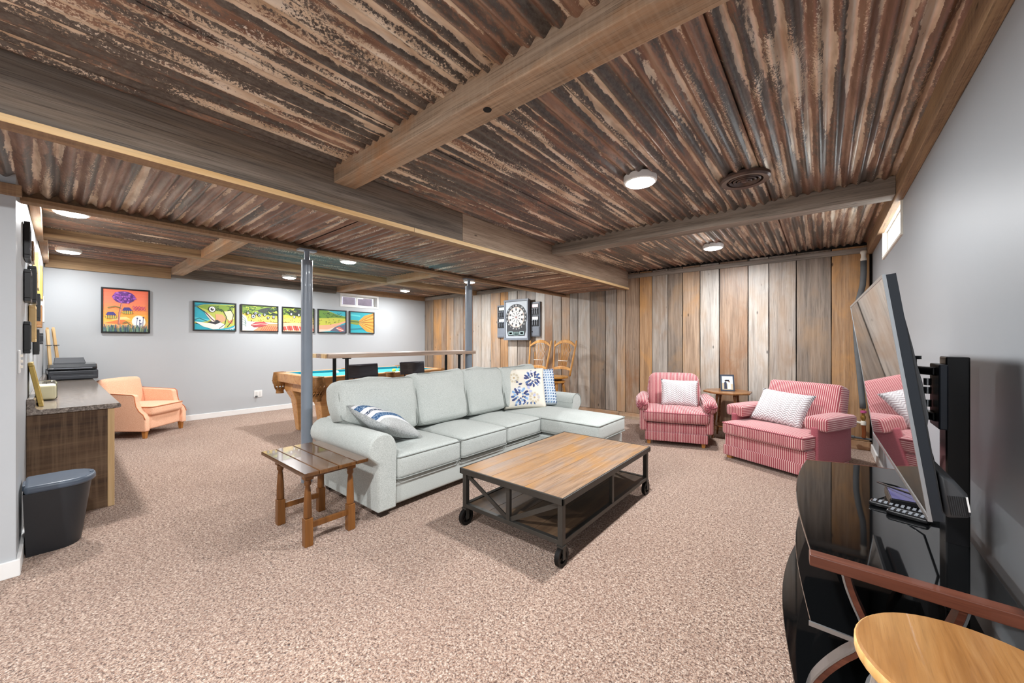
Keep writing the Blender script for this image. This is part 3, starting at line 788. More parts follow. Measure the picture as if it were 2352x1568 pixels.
def quad(m, col, pts): m.col = col; k = m.add(pts); m.face(range(k, k + len(pts)))
def ph(u, v, l=0): return Rf @ Vector((-.061 + .122 * u, -.002 - .0004 * l, .016 + .173 * v))
quad(pm, C('#dfe6ee'), [ph(0, 0), ph(1, 0), ph(1, 1), ph(0, 1)]); quad(pm, C('#cdbfa6'), [ph(0, 0, 1), ph(1, 0, 1), ph(1, .42, 1), ph(0, .5, 1)])
def fig(col, cx, w, h, hair, l):
    quad(pm, col, [ph(cx - w, .06, l), ph(cx + w, .06, l), ph(cx + w * .8, h - .12, l), ph(cx + w * .3, h - .04, l), ph(cx - w * .3, h - .04, l), ph(cx - w * .8, h - .12, l)])
    quad(pm, hair, [ph(cx + .07 * math.cos(q * PI / 5), h + .03 + .06 * math.sin(q * PI / 5), l + 1) for q in range(10)])
fig(C('#2c3450'), .32, .15, .62, C('#3a2f2c'), 2); fig(C('#e9e2da'), .66, .17, .56, C('#8a5b3c'), 2)
obj('photograph', pm, G['paint'], t, 'l')

# ------------------------------------------------------------------ coffee table
G['steel'] = plain('dark_gunmetal', C('#4a4844'), 0.45, 0.7, var=0.15)
G['cast'] = plain('black_cast_iron', C('#1d1c1b'), 0.5, 0.6)
G['plank_top'] = wood('coffee_table_top', [C('#6b5644'), C('#957961'), C('#ad947b'), C('#877a72')], 1, fine=52, along=2.4, knots=False, rough=0.40, bump=.25, stain=C('#a9762f'), amount=.6, grain=.45)
G['plank_low'] = wood('coffee_table_shelf', [C('#33261a'), C('#574230'), C('#78614a')], 1, fine=26, knots=False, rough=0.5, bump=.2)
tx0, tx1, ty0, ty1, tz = -1.845, -1.05, 1.70, 3.00, .375
t = thing('coffee_table', 'industrial coffee table with wooden top, dark steel frame and caster wheels', 'coffee table', ((tx0 + tx1) / 2, (ty0 + ty1) / 2, 0))
n = 6
for i in range(n):
    a = tx0 + .012 + (tx1 - tx0 - .024) * i / n; b = tx0 + .012 + (tx1 - tx0 - .024) * (i + 1) / n
    obj('top_plank', MB().box(a + .0006, b - .0006, ty0 + .012, ty1 - .012, tz - .03, tz - .001 + (i % 2) * .0006), G['plank_top'], t, bevel=.0015)
m = MB()
for b in ((tx0, tx1, ty0, ty0 + .012), (tx0, tx1, ty1 - .012, ty1), (tx0, tx0 + .012, ty0, ty1), (tx1 - .012, tx1, ty0, ty1)): m.box(*b, tz - .037, tz)
m.box(tx0 + .012, tx1 - .012, ty0 + .012, ty1 - .012, tz - .036, tz - .031)
obj('top_rim', m, G['steel'], t, bevel=.003)
lx = (tx0 + .03, tx1 - .03); ly = (ty0 + .03, ty1 - .03); zb = .115
for x in lx:
    for y in ly:
        obj('leg', MB().box(x - .016, x + .016, y - .016, y + .016, zb - .01, tz - .037), G['steel'], t, bevel=.003)
ym, xm = (ty0 + ty1) / 2, (tx0 + tx1) / 2
for x in lx: obj('post', MB().box(x - .012, x + .012, ym - .014, ym + .014, zb, tz - .037), G['steel'], t, bevel=.002)
for y in ly:
    obj('post', MB().box(xm - .014, xm + .014, y - .011, y + .011, zb, tz - .037), G['steel'], t, bevel=.002)
    for s_ in (-1, 1):
        obj('diagonal_brace', MB().bar((xm + s_ * .35, y, tz - .05), (xm + s_ * .01, y, zb + .03), .008, .026), G['steel'], t)
m = MB()
for y in ly: m.box(lx[0], lx[1], y - .014, y + .014, zb, zb + .026)
for x in lx: m.box(x - .014, x + .014, ly[0], ly[1], zb, zb + .026)
obj('lower_rail', m, G['steel'], t, bevel=.002)
for i in range(4):
    a = lx[0] + .015 + (lx[1] - lx[0] - .03) * i / 4; b = lx[0] + .015 + (lx[1] - lx[0] - .03) * (i + 1) / 4
    obj('shelf_plank', MB().box(a + .001, b - .001, ly[0] + .015, ly[1] - .015, zb + .004, zb + .022), G['plank_low'], t, bevel=.0015)
for x in lx:
    for y in ly:
        w = obj('caster_wheel', MB().lathe([(.034, -.011), (.053, -.013), (.053, .013), (.034, .011), (.036, 0.0)], n=28, R=rot('Y', PI / 2), c=(x, y, .053)), G['cast'], t, smooth='auto')
        sp = MB()
        for q in range(5):
            a = 2 * PI * q / 5
            sp.bar((x, y, .053), (x, y + .038 * math.cos(a), .053 + .038 * math.sin(a)), .012, .010, up=(1, 0, 0))
        sp.cyl((x - .017, y, .053), (x + .017, y, .053), .011, n=12)
        obj('spoke', sp, G['cast'], w)
        obj('fork', MB().box(x + .015, x + .019, y - .012, y + .012, .04, .112).box(x - .019, x - .015, y - .012, y + .012, .04, .112).box(x - .02, x + .02, y - .02, y + .02, .104, .114), G['steel'], w)

# ------------------------------------------------------------------ end table
G['end_wood'] = wood('end_table_wood', [C('#3b2112'), C('#62401f'), C('#80552e')], 0, fine=26, knots=False, rough=0.24, bump=.08, coat=.8)
G['end_leg'] = wood('end_table_leg', [C('#4a2b14'), C('#744a22'), C('#925f2f')], 2, fine=26, knots=False, rough=0.35, bump=.1, coat=.2)
ex0, ex1, ey0, ey1, ez = -2.935, -2.245, .895, 1.285, .457
t = thing('end_table', 'dark stained wooden drop-leaf end table with turned legs at the sofa arm', 'end table', ((ex0 + ex1) / 2, (ey0 + ey1) / 2, 0))
fr = [0, .22, .51, .79, 1.0]
for a, b in zip(fr, fr[1:]):
    obj('top_board', MB().box(ex0, ex1, ey0 + (ey1 - ey0) * a + .0012, ey0 + (ey1 - ey0) * b - .0012, ez - .022, ez), G['end_wood'], t, bevel=.004)
obj('apron', MB().box(-2.77, -2.34, .94, 1.235, ez - .06, ez - .0225), G['end_wood'], t)
for x in (-2.765, -2.345):
    for y in (.955, 1.215):
        lg = obj('leg', MB().loft([(x, y, .047, .047, 0), (x, y, .047, .047, .165)]), G['end_leg'], t, bevel=.004)
        obj('leg_block', MB().loft([(x, y, .05, .05, ez - .065), (x, y, .05, .05, ez - .0225)]), G['end_leg'], lg, bevel=.003)
        obj('turning', MB().lathe([(.021, .165), (.023, .172), (.0225, .20), (.021, .26), (.016, .33), (.0125, .352), (.019, .360), (.020, .372), (.017, .38), (.022, ez - .065)], c=(x, y, 0), n=18), G['end_leg'], lg, smooth=True)
    obj('stretcher', MB().box(x - .010, x + .010, .975, 1.195, .098, .132), G['end_leg'], t, bevel=.003)

# ------------------------------------------------------------------ television stand
G['bglass'] = plain('black_glass', C('#0b0c0d'), 0.04, spec=0.8, var=0.0)
G['silver'] = plain('silver_edge', C('#a9adb0'), 0.3, 0.9, var=0.05)
G['cherry'] = wood('cherry_wood', [C('#3f1f14'), C('#613526'), C('#7d4a36')], 0, fine=30, knots=False, rough=0.35, bump=.12, coat=.2)
G['blackmetal'] = plain('black_powder_metal', C('#111113'), 0.3, 0.3)
G['gunmetal'] = plain('dark_grey_metal', C('#3a3f47'), 0.35, 0.5)
ts = thing('tv_stand', 'black glass television stand with curved shelves, wooden end rail and bent side supports', 'tv stand', (.15, 2.15, 0))
def shelf_outline(bulge, y0=1.55, y1=2.72, xr=.385, x0=-.03):
    P = []
    for i in range(13):
        q = i / 12; y = y0 + (y1 - y0) * q
        P.append((x0 - bulge * math.sin(PI * min(1, q * 1.0) * .78) - .0 * q, y))
    P += [(.10, y1 + .06), (.25, y1 + .085), (xr, y1 + .09), (xr, y0 - .012)]
    return P
def slab(P, z0, z1): return MB().prism(P, lambda a, b: (a, b, z0), lambda a, b: (a, b, z1))
top = obj('top_shelf', slab(shelf_outline(.068), .517, .530), G['bglass'], ts, bevel=.002)
P_ = shelf_outline(.068)[12:15]
for (a, b) in zip(P_, P_[1:] + [shelf_outline(.068)[15]]):
    obj('rim', MB().bar((a[0], a[1] + .004, .5235), (b[0], b[1] + .004, .5235), .008, .014), G['cherry'], top)
obj('end_rail', MB().prism([(-.032, 1.508), (-.035, 1.55), (.385, 1.538), (.385, 1.496)], lambda a, b: (a, b, .499), lambda a, b: (a, b, .5345)), G['cherry'], ts, bevel=.003)
mid = obj('middle_shelf', slab(shelf_outline(.070), .292, .302), G['bglass'], ts, bevel=.0015)
obj('front_trim', MB().bar((-.035, 1.546, .297), (.385, 1.534, .297), .006, .014), G['silver'], mid)
obj('bottom_shelf', slab(shelf_outline(.085, x0=-.065), .028, .045), G['bglass'], ts, bevel=.002)
for x, y in ((-.03, 1.62), (.34, 1.62), (-.03, 2.62), (.34, 2.62)):
    obj('foot', MB().cyl((x, y, 0), (x, y, .028), .022, n=14), G['blackmetal'], ts, smooth='auto')
def arcpts(sg):
    A = [(.052, .499), (.062, .45), (.078, .40), (.095, .355), (.10, .31), (.085, .26), (.05, .215), (.012, .16), (-.02, .10), (-.035, .045)]
    return A if sg < 0 else [(.35 - x, z) for x, z in A]
for y in (1.58, 2.60):
    for sg in (-1, 1):
        A = [Vector((x, z)) for x, z in arcpts(sg)]; B = []
        for q in range(len(A) - 1):      # smooth the curve
            p0, p1, p2, p3 = A[max(q - 1, 0)], A[q], A[q + 1], A[min(q + 2, len(A) - 1)]
            for h in range(4):
                u = h / 4; B.append(.5 * ((2 * p1) + (p2 - p0) * u + (2 * p0 - 5 * p1 + 4 * p2 - p3) * u * u + (3 * p1 - p0 - 3 * p2 + p3) * u ** 3))
        B.append(A[-1])
        def ribbon(t0, t1, hw):
            P, Q = [], []
            for q in range(len(B)):
                d = (B[min(q + 1, len(B) - 1)] - B[max(q - 1, 0)]).normalized(); nn = Vector((d.y, -d.x)) * (1 if sg < 0 else -1)
                P.append(B[q] + nn * t0); Q.append(B[q] + nn * t1)
            mm = MB(); k = [mm.add([(a.x, y - hw, a.y), (b.x, y - hw, b.y), (b.x, y + hw, b.y), (a.x, y + hw, a.y)]) for a, b in zip(P, Q)]
            for a, b in zip(k, k[1:]):
                for q in range(4): mm.face((a + q, a + (q + 1) % 4, b + (q + 1) % 4, b + q))
            mm.face([k[0] + q for q in range(4)][::-1]); mm.face([k[-1] + q for q in range(4)])
            return mm
        m, m2 = ribbon(-.009, .006, .025), ribbon(.0062, .0115, .027)
        s_ = obj('bent_support', m, G['cherry'], ts)
        obj('silver_edge', m2, G['silver'], s_)
# column and swivel mount
obj('column', MB().box(.318, .372, 1.90, 1.99, .045, 1.15), G['blackmetal'], ts, bevel=.004)
t = thing('tv_mount', 'black articulated television wall mount bolted to the stand column', 'tv mount', (.26, 1.95, .9))
obj('column_plate', MB().box(.296, .3175, 1.86, 2.0, .91, 1.125), G['gunmetal'], t, bevel=.004)
for z in (.945, 1.10):
    obj('arm', MB().bar((.302, 1.90, z), (.262, 2.10, z - .005), .03, .028).bar((.262, 2.10, z + .0), (.226, 1.96, z - .012), .028, .02), G['blackmetal'], t, bevel=.004)
obj('pivot', MB().cyl((.262, 2.10, .92), (.262, 2.10, 1.135), .016, n=14).cyl((.262, 2.10, 1.135), (.262, 2.10, 1.147), .028, n=18), G['blackmetal'], t, smooth='auto')
for z in (.985, 1.03, 1.06):
    obj('bolt', MB().cyl((.285, 1.96, z - .012), (.285, 1.96, z + .012), .010, n=10), G['silver'], t, smooth='auto')
obj('tv_bracket', MB().obox((.2225, 1.95, 1.03), (.012, .24, .22), rot('Y', math.radians(-7.6))), G['blackmetal'], t, bevel=.003)

# television
yaw, tilt = math.radians(-89.2), math.radians(-7.63)
wv = Vector((math.cos(yaw), math.sin(yaw), 0)); nv = Vector((-math.sin(yaw), math.cos(yaw), 0))
uv_ = Vector((0, 0, 1)) * math.cos(tilt) + nv * math.sin(tilt); fv = wv.cross(uv_)
RT = Matrix((wv, uv_, fv)).transposed(); cT = Vector((.150, 1.902, 1.068))
TW, THt = 1.10, .615
tv = thing('television', 'large flat television tilted forward on its mount, glossy black screen', 'television', (.15, 1.9, .76))
def tvb(name, mat, boxes, parent=None, **kw):
    m = MB()
    for (u0, u1, v0, v1, d0, d1) in boxes: m.obox(RT @ Vector(((u0 + u1) / 2, (v0 + v1) / 2, (d0 + d1) / 2)) + cT, (u1 - u0, v1 - v0, d1 - d0), RT)
    return obj(name, m, mat, parent or tv, **kw)
def screen_mat():
    t = T('tv_screen'); t.set(color=C('#060707'), rough=0.03, spec=1.0, ior=1.9, coat=1.0, coatr=0.02); return t.m
G['tvplastic'] = plain('tv_dark_plastic', C('#3a3c3f'), 0.45, var=0.05)
tvb('screen', screen_mat(), [(-TW / 2 + .008, TW / 2 - .008, -THt / 2 + .012, THt / 2 - .008, -.004, -.001)])
b_ = .008
tvb('bezel', G['silver'], [(-TW / 2, TW / 2, THt / 2 - b_, THt / 2, -.007, 0), (-TW / 2, TW / 2, -THt / 2, -THt / 2 + .012, -.007, 0.001), (-TW / 2, -TW / 2 + b_, -THt / 2 + .012, THt / 2 - b_, -.007, 0), (TW / 2 - b_, TW / 2, -THt / 2 + .012, THt / 2 - b_, -.007, 0)])
tvb('panel', plain('tv_navy_black', C('#131a22'), 0.3, var=0), [(-TW / 2 + .002, TW / 2 - .002, -THt / 2 + .002, THt / 2 - .002, -.026, -.005)])
prof = [(.285, .024), (.22, .034), (.12, .046), (.02, .054), (-.06, .054), (-.08, .044), (-.18, .042), (-.29, .040), (-.295, .024)]
def tv_loft(prof, us):
    m = MB(); n = len(prof); k = [m.add([RT @ Vector((u, v * sv, -(.02 + (d - .02) * sd))) + cT for v, d in prof]) for u, sd, sv in us]
    m.face([k[0] + q for q in range(n)][::-1]); m.face([k[-1] + q for q in range(n)])
    for a, b in zip(k, k[1:]):
        for q in range(n): m.face((a + q, a + (q + 1) % n, b + (q + 1) % n, b + q))
    return m
obj('back_shell', tv_loft(prof, [(-TW / 2 + .03, .35, .98), (-TW / 2 + .12, .85, .99), (-TW / 2 + .25, 1.15, 1), (TW / 2 - .25, 1.15, 1), (TW / 2 - .10, .85, .99), (TW / 2 - .012, .45, .98)]), G['tvplastic'], tv, smooth='auto')
prof = [(-.195, .035), (-.215, .062), (-.245, .078), (-.30, .078), (-.306, .035)]
lo_ = obj('rear_housing', MB().prism(prof, lambda v, d: RT @ Vector((-TW / 2 + .08, v, -d)) + cT, lambda v, d: RT @ Vector((TW / 2 - .03, v, -d)) + cT), G['tvplastic'], tv, bevel=.008, smooth='auto')
for i in range(9):
    tvb('vent_slot', G['blackmetal'], [(TW / 2 - .0305, TW / 2 - .028, -.296, -.25, -.045 - i * .0035, -.0435 - i * .0035)], lo_)
tvb('rating_label', G['white'], [(TW / 2 - .0302, TW / 2 - .0285, -.285, -.25, -.0765, -.072)], lo_)
obj('power_cable', MB().tube([(.30, 2.0, .80), (.32, 2.02, .70), (.30, 2.12, .60), (.22, 2.26, .585), (.19, 2.36, .57), (.25, 2.42, .55), (.33, 2.36, .54)], .004, 8), G['blackmetal'], tv, smooth=True)

t = thing('cable_box', 'small black cable box with a violet top, lying on the glass shelf', 'cable box', (.285, 2.235, .530))
obj('case', MB().box(-.075, .075, -.09, .09, .004, .040), G['blackmetal'], t, 'l', bevel=.004)
obj('top_panel', MB().box(-.07, .07, -.085, .085, .0402, .0412), plain('violet_plastic', C('#4b4878'), 0.25), t, 'l')
obj('front_panel', MB().box(-.0762, -.0752, -.085, .085, .008, .036), plain('amber_front', C('#6b5a4d'), 0.15, 0.6), t, 'l')
G['btn'] = plain('remote_button_grey', C('#8b9097'), 0.5)
for (x, y, a, L, lb) in ((.225, 2.135, -14, .155, 'long black remote control with grey buttons by the cable box'), (.250, 2.068, -17, .115, 'short black remote control lying beside the longer remote')):
    t = thing('remote_control', lb, 'remote', (x, y, .530), math.radians(a))
    obj('case', MB().rbox((0, 0, .010), (L, .045, .02), .008), G['blackmetal'], t, 'l', smooth='auto')
    for i in range(int(L / .017)):
        for j in range(3):
            obj('button', MB().box(-L / 2 + .012 + i * .016, -L / 2 + .021 + i * .016, -.015 + j * .011, -.008 + j * .011, .0195, .0225), G['btn'], t, 'l')

# keg-like stool in the near corner
G['oak'] = wood('oak_top', [C('#7a5028'), C('#9a6b3a'), C('#b08553')], 1, fine=44, along=3, knots=False, rough=0.35, bump=.12, coat=.2)
G['oak_edge'] = wood('oak_edge', [C('#b98648'), C('#d6a968'), C('#e5c488')], 2, knots=False, rough=0.5, bump=.1)
G['stave'] = wood('grey_stave', [C('#5f574f'), C('#8a8078'), C('#a79d92')], 2, fine=30, knots=False, rough=0.5, bump=.2)
t = thing('keg_stool', 'round keg stool with pale oak lid and grey brown staves by the television stand', 'stool', (.228, 1.09, 0))
obj('seat', MB().lathe([(.170, .548), (.175, .556), (.175, .574), (.170, .58)], n=48), G['oak'], t, 'l', smooth='auto')
obj('seat_edge', MB().lathe([(.1752, .553), (.1768, .556), (.1768, .572), (.1752, .575)], n=48), G['oak_edge'], t, 'l', smooth='auto')
for i in range(20):
    a0, a1 = 2 * PI * i / 20 + .008, 2 * PI * (i + 1) / 20 - .008; m = MB(); k = []
    for z, r in ((0, .135), (.14, .155), (.28, .163), (.42, .158), (.548, .142)):
        k.append(m.add([(r * math.cos(a0), r * math.sin(a0), z), (r * 1.004 * math.cos((a0 + a1) / 2), r * 1.004 * math.sin((a0 + a1) / 2), z), (r * math.cos(a1), r * math.sin(a1), z), ((r - .014) * math.cos(a1), (r - .014) * math.sin(a1), z), ((r - .014) * math.cos(a0), (r - .014) * math.sin(a0), z)]))
    for p, q in zip(k, k[1:]):
        for j in range(5): m.face((p + j, p + (j + 1) % 5, q + (j + 1) % 5, q + j))
    obj('stave', m, G['stave'], t, 'l')
for z, r in ((.10, .1505), (.45, .1565)):
    obj('hoop', MB().lathe([(r, z - .015), (r + .003, z - .015), (r + .003, z + .015), (r, z + .015)], n=48), G['silver'], t, 'l', smooth='auto')

# ------------------------------------------------------------------ water pipe in the far corner
G['foam'] = plain('grey_pipe_foam', C('#5d5f60'), 0.8)
G['brass'] = plain('brass', C('#b08a4a'), 0.35, 0.8); G['copper'] = plain('copper', C('#b06a42'), 0.35, 0.8)
t = thing('water_pipe', 'grey foam wrapped water pipe with valve and copper end in the corner', 'pipe', (.33, 5.66, .1))
yp = 5.655
obj('insulation', MB().tube([(.345, yp, 2.09), (.345, yp, 1.95), (.338, yp, 1.82), (.305, yp, 1.66), (.285, yp, 1.50), (.283, yp, 1.36), (.295, yp, 1.1), (.318, yp, .80), (.335, yp, .55), (.34, yp, .47)], .027, 14), G['foam'], t, smooth=True)
obj('white_collar', MB().lathe([(.026, 2.09), (.028, 2.11), (.022, 2.13), (.022, 2.16), (.03, 2.18), (.026, 2.20)], c=(.345, yp, 0), n=16), G['cream'], t, smooth=True)
obj('valve_body', MB().cyl((.342, yp, .33), (.342, yp, .47), .013, n=12).lathe([(.02, .35), (.024, .37), (.02, .39)], c=(.342, yp, 0), n=12), G['brass'], t, smooth='auto')
obj('valve_handle', MB().lathe([(.012, .42), (.026, .425), (.026, .445), (.012, .45)], c=(.343, yp - .02, 0), n=14), plain('pink_valve', C('#b04a7a'), 0.5), t, smooth='auto')
obj('drain_joint', MB().lathe([(.016, .285), (.024, .29), (.024, .325), (.016, .335)], c=(.343, yp, 0), n=14).cyl((.343, yp, .305), (.285, yp, .315), .014, n=12), G['cream'], t, smooth='auto')
obj('copper_tail', MB().tube([(.345, yp, .285), (.35, yp, .2), (.345, yp, .15)], .018, 12), G['copper'], t, smooth='auto')
obj('cross_pipe', MB().cyl((.23, yp, .145), (.41, yp, .138), .012, n=12).cyl((.245, yp, .145), (.27, yp, .144), .018, n=12), G['foam'], t, smooth='auto')

# ------------------------------------------------------------------ dartboard cabinet
G['dart_grey'] = plain('dart_cabinet_grey', C('#6f757e'), 0.45, var=0.06)
G['dart_dark'] = plain('dart_cabinet_black', C('#1c1e22'), 0.4)
dx, dz, dy = -4.52, 1.625, 5.72
db = thing('dartboard_cabinet', 'grey electronic dartboard cabinet with dart racks, hung on the barn boards', 'dartboard', (dx, dy, 1.24))
obj('case', MB().box(dx - .29, dx + .29, 5.63, dy - .03, dz - .385, dz + .375), G['dart_grey'], db, bevel=.006)
m = MB().box(dx - .29, dx - .265, 5.605, 5.629, dz - .385, dz + .375).box(dx + .265, dx + .29, 5.605, 5.629, dz - .385, dz + .375).box(dx - .30, dx + .30, 5.60, 5.63, dz + .35, dz + .385).box(dx - .30, dx + .30, 5.60, 5.63, dz - .39, dz - .35)
obj('frame', m, G['dart_grey'], db, bevel=.003)
obj('face_plate', MB().box(dx - .264, dx + .264, 5.624, 5.629, dz - .349, dz + .349), plain('dart_face_pale', C('#a4aab0'), 0.4), db)
m = MB(); bz = dz + .045
def disc(cx, cz, r, y, col, n=40, sx=1.0):
    m.col = col; k = m.add([(cx + r * sx * math.cos(2 * PI * i / n), y, cz + r * math.sin(2 * PI * i / n)) for i in range(n)]); m.face(range(k, k + n))
def sector(r0, r1, a0, a1, y, col):
    m.col = col; k = m.add([(dx + r * math.cos(a), y, bz + r * math.sin(a)) for r, a in ((r0, a0), (r1, a0), (r1, (a0 + a1) / 2), (r1, a1), (r0, a1), (r0, (a0 + a1) / 2))]); m.face(range(k, k + 6))
m.col = C('#2a2d33'); k = m.add([(dx + sgn * w_, 5.621, z_) for sgn, w_, z_ in ((-1, .225, bz), (-1, .235, dz - .20), (-1, .20, dz - .31), (1, .20, dz - .31), (1, .235, dz - .20), (1, .225, bz))]); m.face(range(k, k + 6))
disc(dx, bz, .255, 5.620, C('#24272d')); disc(dx, bz, .195, 5.619, C('#ece6da'))
for i in range(20):
    a0 = PI / 2 + 2 * PI * (i - .5) / 20; a1 = a0 + 2 * PI / 20
    sector(.178, .19, a0, a1, 5.6185, C('#c8c2b6') if i % 2 else C('#7a4a48'))
    if i % 2 == 0:
        sector(.125, .172, a0 + .03, a1 - .03, 5.6185, C('#33353b')); 
        sector(.03, .105, a0 + .05, a1 - .05, 5.6185, C('#44474d'))
    sector(.108, .119, a0, a1, 5.618, C('#8d8a86') if i % 2 else C('#d8d2c6'))
disc(dx, bz, .022, 5.6175, C('#4a4d55'), 16); disc(dx, bz, .010, 5.617, C('#b23b3b'), 12)
for (u0, u1, v0, v1, c_) in ((-.06, .06, -.30, -.235, '#8fa8a6'), (-.19, -.08, -.29, -.225, '#9fb4b4'), (.08, .19, -.29, -.225, '#9fb4b4'), (-.17, -.10, -.275, -.24, '#4d5a60'), (.10, .17, -.275, -.24, '#4d5a60'), (-.05, .05, -.285, -.268, '#c8d4d2'), (-.05, .05, -.26, -.245, '#c8d4d2')):
    m.col = C(c_); k = m.add([(dx + u0, 5.6165, dz + v0), (dx + u1, 5.6165, dz + v0), (dx + u1, 5.6165, dz + v1), (dx + u0, 5.6165, dz + v1)]); m.face(range(k, k + 4))
obj('dart_face', m, G['paint'], db)
def text_mb(s_, size):
    cu = bpy.data.curves.new('txt', 'FONT'); cu.body = s_; cu.size = size; cu.align_x = 'CENTER'; cu.align_y = 'CENTER'
    to = bpy.data.objects.new('txt', cu); COL.objects.link(to)
    me = bpy.data.meshes.new_from_object(to.evaluated_get(bpy.context.evaluated_depsgraph_get()))
    m_ = MB(); m_.add([v.co for v in me.vertices])
    for p in me.polygons: m_.face(list(p.vertices))
    bpy.data.objects.remove(to); bpy.data.curves.remove(cu); bpy.data.meshes.remove(me); return m_
Rxz = Matrix(((1, 0, 0), (0, 0, -1), (0, 1, 0)))
m = MB()
for i, nmb in enumerate((20, 1, 18, 4, 13, 6, 10, 15, 2, 17, 3, 19, 7, 16, 8, 11, 14, 9, 12, 5)):
    a = PI / 2 - 2 * PI * i / 20
    m.merge(text_mb(str(nmb), .042), Rxz, (dx + .225 * math.cos(a), 5.617, bz + .225 * math.sin(a)))
obj('numerals', m, G['white'], db); tag(db.children[-1], kind='stuff')
for sg, x0, x1, z0, z1 in ((-1, dx - .545, dx - .30, dz - .34, dz + .305), (1, dx + .30, dx + .50, dz - .325, dz + .32)):
    wg = obj('wing', MB().box(x0, x1, 5.69, dy, z0, z1), G['dart_grey'], db, bevel=.004)
    for q, (b0, b1) in enumerate(((.62, .96), (.30, .60))):
        za, zb_ = z0 + (z1 - z0) * b0, z0 + (z1 - z0) * b1
        obj('rack', MB().box(x0 + .02, x1 - .02, 5.682, 5.69, za, zb_), G['dart_dark'], wg)
        xm_ = (x0 + x1) / 2
        lit = {(-1, 0): ('#4fb9b0', .7), (-1, 1): ('#5fb6c0', .6), (1, 0): ('#d0485a', .6), (1, 1): ('#6a707b', .1)}[(sg, q)]
        obj('display', MB().box(xm_ - .065, xm_ + .065, 5.679, 5.682, zb_ - .075, zb_ - .02), emit('led_%d_%d' % (sg, q), C(lit[0]), lit[1]), wg)
        for d_ in range(3):
            xx = xm_ - .05 + d_ * .05
            obj('dart', MB().lathe([(.003, 0), (.007, .02), (.007, .06), (.003, .07), (.014, .085), (.014, .105)], c=(xx, 5.672, za + .015), n=8), G['btn'] if sg > 0 else G['dart_grey'], wg)
    d_ = obj('door', MB().box(x0 + .012, x1 - .012, 5.682, 5.69, z0 + .015, z0 + (z1 - z0) * .28), G['dart_grey'], wg, bevel=.002)
    xk = x1 - .035 if sg < 0 else x0 + .035
    obj('knob', MB().box(xk - .012, xk + .012, 5.672, 5.682, z0 + .085, z0 + .10), G['dart_dark'], d_)

# ------------------------------------------------------------------ swivel bar chairs by the barn boards
G['gold_wood'] = wood('golden_oak', [C('#8f5c26'), C('#bd8440'), C('#dba962')], 2, fine=26, knots=False, rough=0.3, bump=.08, coat=.3)
def swivel_chair(label, loc, rz):
    t = thing('swivel_bar_chair', label, 'bar chair', loc, rz, 'swivel bar chairs')
    w_ = G['gold_wood']
    obj('seat', MB().lathe([(.16, .605), (.205, .612), (.215, .628), (.20, .645), (.10, .640)], n=32, sy=.95), w_, t, 'l', smooth='auto')
    obj('swivel_plate', MB().lathe([(.10, .575), (.11, .58), (.11, .604)], n=20), G['blackmetal'], t, 'l', smooth='auto')
    obj('leg_block', MB().lathe([(.15, .535), (.165, .545), (.165, .565), (.15, .575)], n=24), w_, t, 'l', smooth='auto')
    for i in range(4):
        a = PI / 4 + i * PI / 2; p0 = Vector((.225 * math.cos(a), .225 * math.sin(a), 0)); p1 = Vector((.12 * math.cos(a), .12 * math.sin(a), .54))
        ks = [(0, .014), (.1, .018), (.28, .022), (.32, .015), (.36, .021), (.5, .019), (.7, .024), (.8, .016), (.85, .023), (1, .02)]
        obj('leg', MB().tube([p0.lerp(p1, k) for k, _ in ks], [r for _, r in ks], 12), w_, t, 'l', smooth=True)
        b = a + PI / 2; q0 = Vector((.19 * math.cos(a), .19 * math.sin(a), .17)); q1 = Vector((.19 * math.cos(b), .19 * math.sin(b), .17))
        obj('stretcher', MB().tube([q0, q0.lerp(q1, .5), q1], [.009, .013, .009], 10), w_, t, 'l', smooth=True)
    bk = lambda x, z: Vector((x, .155 + (z - .64) * .22, z))
    for s_ in (-1, 1):
        obj('back_post', MB().tube([bk(s_ * .175, .64), bk(s_ * .18, .75), bk(s_ * .20, .98), bk(s_ * .215, 1.16), bk(s_ * .218, 1.20), bk(s_ * .22, 1.225)], [.015, .017, .016, .014, .016, .008], 12), w_, t, 'l', smooth=True)
    def rail(z0, h, arch, hw0, thick, name):
        P = []; n = 12
        for i in range(n + 1):
            u = -1 + 2 * i / n; P.append((u * hw0, z0 + arch * (1 - u * u) - .0))
        Q = [(x, z + h * (.65 + .35 * (1 - (x / hw0) ** 2))) for x, z in P]
        poly = P + Q[::-1]
        obj(name, MB().prism(poly, lambda x, z: bk(x, z) + Vector((0, -thick / 2, 0)), lambda x, z: bk(x, z) + Vector((0, thick / 2, 0))), w_, t, 'l', bevel=.004)
    rail(1.11, .055, .075, .212, .024, 'crest_rail')
    rail(.725, .05, .022, .185, .022, 'lower_rail')
    for i in range(9):
        u = (i - 4) / 4
        obj('spindle', MB().tube([bk(u * .075, .76), bk(u * .085, .90), bk(u * .10, 1.0), bk(u * .145, 1.185 - .07 * u * u - .01)], .0055, 8), w_, t, 'l', smooth=True)
    obj('cross_bar', MB().tube([bk(-.095, .885) + Vector((0, -.008, 0)), bk(.095, .885) + Vector((0, -.008, 0))], .006, 8), G['cream'], t, 'l', smooth=True)
swivel_chair('golden oak swivel bar chair with fan spindle back, its seat hidden behind the sofa pillows', (-3.85, 5.22, 0), math.radians(3))
swivel_chair('golden oak swivel bar chair with fan spindle back and visible seat and turned legs', (-3.375, 5.22, 0), math.radians(-4))

